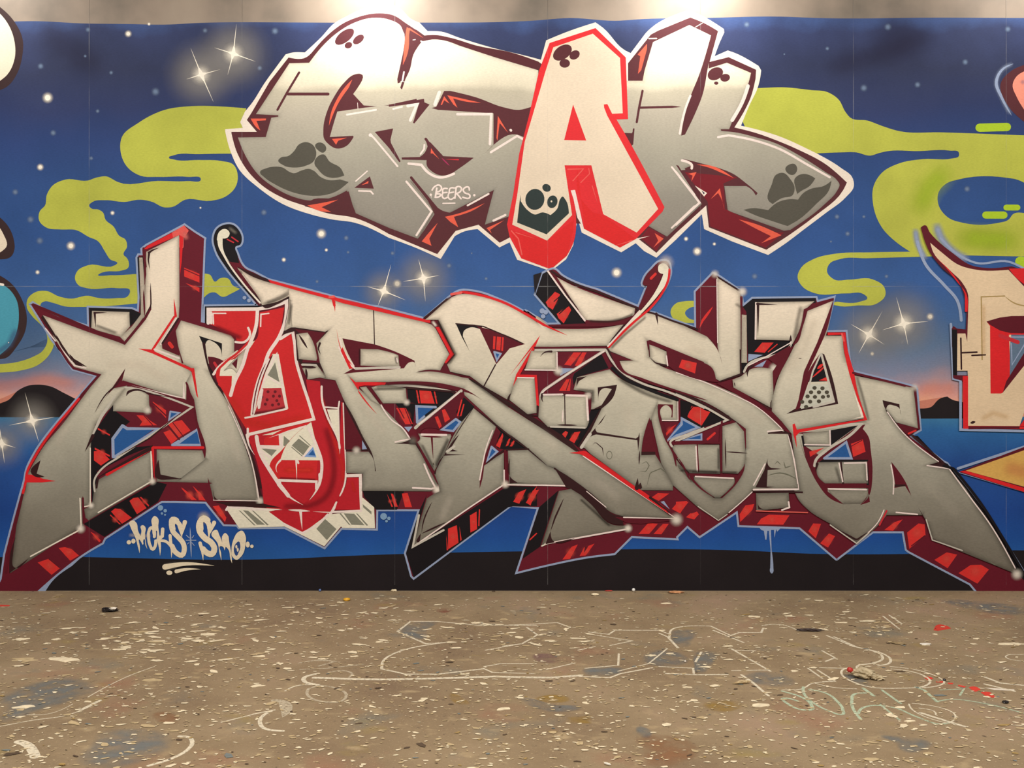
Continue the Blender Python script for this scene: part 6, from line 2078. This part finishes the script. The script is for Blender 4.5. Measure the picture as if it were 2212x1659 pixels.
# ---------------------------------------------------------------- litter lying on the floor
def top(o, label, cat, loc, rz=0, group=None):
    o['label'] = label; o['category'] = cat; o.location = loc; o.rotation_euler = (0, 0, rz)
    if group: o['group'] = group
    return o
def crumple(name, rx, ry, rz, mat, seed, amp=.3, parent=None, nu=18, nv=10, cut=.0):
    R = random.Random(seed); ph = [(R.uniform(1, 5), R.uniform(1, 5), R.uniform(1, 5), R.uniform(0, 6)) for _ in range(5)]
    V, Fc = [], []
    for j in range(nv+1):
        t = math.pi*j/nv
        for i in range(nu):
            a = 2*math.pi*i/nu; x, y, z = math.sin(t)*math.cos(a), math.sin(t)*math.sin(a), math.cos(t)
            f = 1+amp*sum(abs(math.sin(p[0]*x+p[1]*y+p[2]*z+p[3]))-.6 for p in ph)/2
            V.append((x*rx*f, y*ry*f, max(0, rz+z*rz*f)))
    for j in range(nv):
        for i in range(nu): k = (i+1) % nu; Fc.append([j*nu+i, j*nu+k, (j+1)*nu+k, (j+1)*nu+i])
    return mesh_obj(name, V, Fc, mat, parent)
def torus(name, R, r, mat, sq=1, n=24, m=8):
    V, Fc = [], []
    for i in range(n):
        a = 2*math.pi*i/n
        for j in range(m):
            b = 2*math.pi*j/m; q = R+r*math.cos(b); V.append((q*math.cos(a), q*math.sin(a)*sq, r+r*math.sin(b)))
    for i in range(n):
        for j in range(m): Fc.append([i*m+j, ((i+1) % n)*m+j, ((i+1) % n)*m+(j+1) % m, i*m+(j+1) % m])
    return mesh_obj(name, V, Fc, mat, smooth=True)
BLACKF = flat_mat('black_foil', (30, 22, 20), .3, .6); FOIL = flat_mat('pale_foil', (236, 226, 210), .35, .6)
WAD = flat_mat('dirty_white_tissue', (186, 168, 134)); REDC = flat_mat('red_plastic', (196, 52, 44), .35, .5)
# torn black and silver scrap near the left
x, y = fp(238, 1321)
r = bpy.data.objects.new('wrapper', None); COL.objects.link(r)
top(r, 'small torn black and silver wrapper on the floor near the wall at the left', 'wrapper', (x, y, .0015), .1)
crumple('torn_foil', .052, .026, .009, BLACKF, 3, .5, r)
s_ = crumple('shiny_scrap', .022, .014, .008, FOIL, 5, .6, r); s_.location = (.022, -.012, .014); s_['label'] = 'silver inside of the wrapper'
q = crumple('torn_foil', .030, .012, .007, BLACKF, 9, .5, r); q.location = (-.03, .01, .012)
# crumpled wad with a red cap
x, y = fp(1864, 1465)
r = bpy.data.objects.new('crumpled_can', None); COL.objects.link(r)
top(r, 'crumpled dirty cream wad with a red cap lying on the chalk drawing at the right', 'litter', (x, y, .001), -.35)
crumple('crushed_body', .058, .036, .027, WAD, 11, .45, r, 26, 14)
q = crumple('torn_end', .034, .022, .012, WAD, 15, .6, r); q.location = (.072, -.004, 0)
V, Fc = [], []
for j, (z, rr) in enumerate(((0, .0135), (.014, .0150), (.022, .0135), (.026, .009), (.027, .0005))):
    for i in range(18): a = 2*math.pi*i/18; V.append((rr*math.cos(a), rr*math.sin(a), z))
for j in range(4):
    for i in range(18): k = (i+1) % 18; Fc.append([j*18+i, j*18+k, (j+1)*18+k, (j+1)*18+i])
Fc.append(list(range(17, -1, -1)))
c = mesh_obj('cap', V, Fc, REDC, r, True); c.location = (-.058, .004, .034); c.rotation_euler = (.3, -1.2, 0); c['label'] = 'red plastic cap'
# yellow ring
x, y = fp(749, 1297)
top(torus('plastic_ring', .020, .0075, flat_mat('yellow_plastic', (226, 168, 40), .35, .5)), 'small yellow plastic ring lying on the floor near the wall', 'ring', (x, y, .0008))
# white ball and bits against the wall foot
V, Fc = [], []
def ball(name, r, mat):
    V, Fc = [], []
    for j in range(11):
        t = math.pi*j/10
        for i in range(18): a = 2*math.pi*i/18; V.append((r*math.sin(t)*math.cos(a), r*math.sin(t)*math.sin(a), r-r*math.cos(t)))
    for j in range(10):
        for i in range(18): k = (i+1) % 18; Fc.append([j*18+i, j*18+k, (j+1)*18+k, (j+1)*18+i])
    return mesh_obj(name, V, Fc, mat, smooth=True)
x, y = fp(1369, 1278.5)
top(ball('ball', .0135, flat_mat('white_plastic', (236, 232, 224), .3, .5)), 'tiny white ball on the floor against the black foot of the wall', 'ball', (x, -.022, .0005))
x, y = fp(1460, 1281)
top(crumple('paper_scrap', .058, .022, .008, flat_mat('orange_edged_paper', (206, 150, 104)), 21, .45), 'crumpled tan and orange paper scrap at the foot of the wall', 'paper', (x, y, .0005))
x, y = fp(690, 1279)
top(crumple('cap', .010, .010, .010, flat_mat('blue_plastic', (92, 116, 168), .4, .5), 25, .15), 'tiny pale blue cap at the foot of the wall', 'cap', (x, -.02, .0005))
x, y = fp(1285, 1286)
top(crumple('paint_chip', .028, .018, .008, CHIP[0], 27, .3), 'domed cream paint chip near the white ball', 'paint chip', (x, y, .0005))
x, y = fp(1315, 1278)
top(crumple('paint_chip', .030, .006, .004, flat_mat('red_paint', (196, 66, 54)), 28, .3), 'thin red paint chip at the foot of the wall', 'paint chip', (x, -.014, .0005))
x, y = fp(850, 1274+5)
top(crumple('paper_scrap', .022, .010, .008, CHIP[0], 33, .4), 'small cream scrap at the foot of the wall below the lowest blue outline tip', 'paper', (x, -.02, .0005))
x, y = fp(1066, 1280)
top(crumple('pebble', .013, .008, .004, CHIP[2], 34, .3), 'tiny dark pebble at the foot of the wall in the middle', 'pebble', (x, -.03, .0005))
x, y = fp(1748, 1364)
top(crumple('twig', .078, .012, .009, flat_mat('dark_bark', (58, 44, 40)), 41, .5), 'dark curved twig lying across the chalk lines at the right', 'twig', (x, y, .0012), -.12)
x, y = fp(1940, 1391)
top(crumple('leaf', .045, .016, .005, flat_mat('dry_leaf', (150, 128, 92)), 43, .4), 'dry brown leaf on the floor left of the white chip', 'leaf', (x, y, .0012), -.3)
x, y = fp(1999, 1393)
top(crumple('paint_chip', .036, .017, .005, FOIL, 45, .2), 'bright white oval paint chip on the right of the dry leaf', 'paint chip', (x, y, .0012))
x, y = fp(1604, 1477)
top(crumple('twig', .046, .008, .008, CHIP[1], 47, .6), 'thin pale twig in the middle right of the floor', 'twig', (x, y, .0012), .25)
x, y = fp(2172, 1519)
top(crumple('bottle_cap', .017, .014, .006, BLACKF, 49, .2), 'small dark bottle cap near the right edge of the floor', 'bottle cap', (x, y, .0012))
x, y = fp(2040, 1471)
top(crumple('pebble', .009, .009, .006, BLACKF, 51, .2), 'tiny black pebble on the red paint marks of the floor', 'pebble', (x, y, .0012))
x, y = fp(1480, 1431)
top(ball('bead', .006, FOIL), 'tiny white bead in the middle of the chalk drawing', 'bead', (x, y, .0012))
x, y = fp(1312, 1653)
top(crumple('cigarette_butt', .016, .005, .005, FOIL, 55, .2), 'white cigarette butt at the bottom edge of the floor', 'cigarette butt', (x, y, .0012), -.6)
x, y = fp(134, 1654)
top(crumple('paint_chip', .014, .008, .005, CHIP[4], 57, .3), 'small ochre paint chip at the bottom left of the floor', 'paint chip', (x, y, .0012))
x, y = fp(817, 1488)
top(crumple('twig', .018, .004, .004, CHIP[2], 58, .3), 'tiny brown twig below the long white chalk line', 'twig', (x, y, .0012), .2)
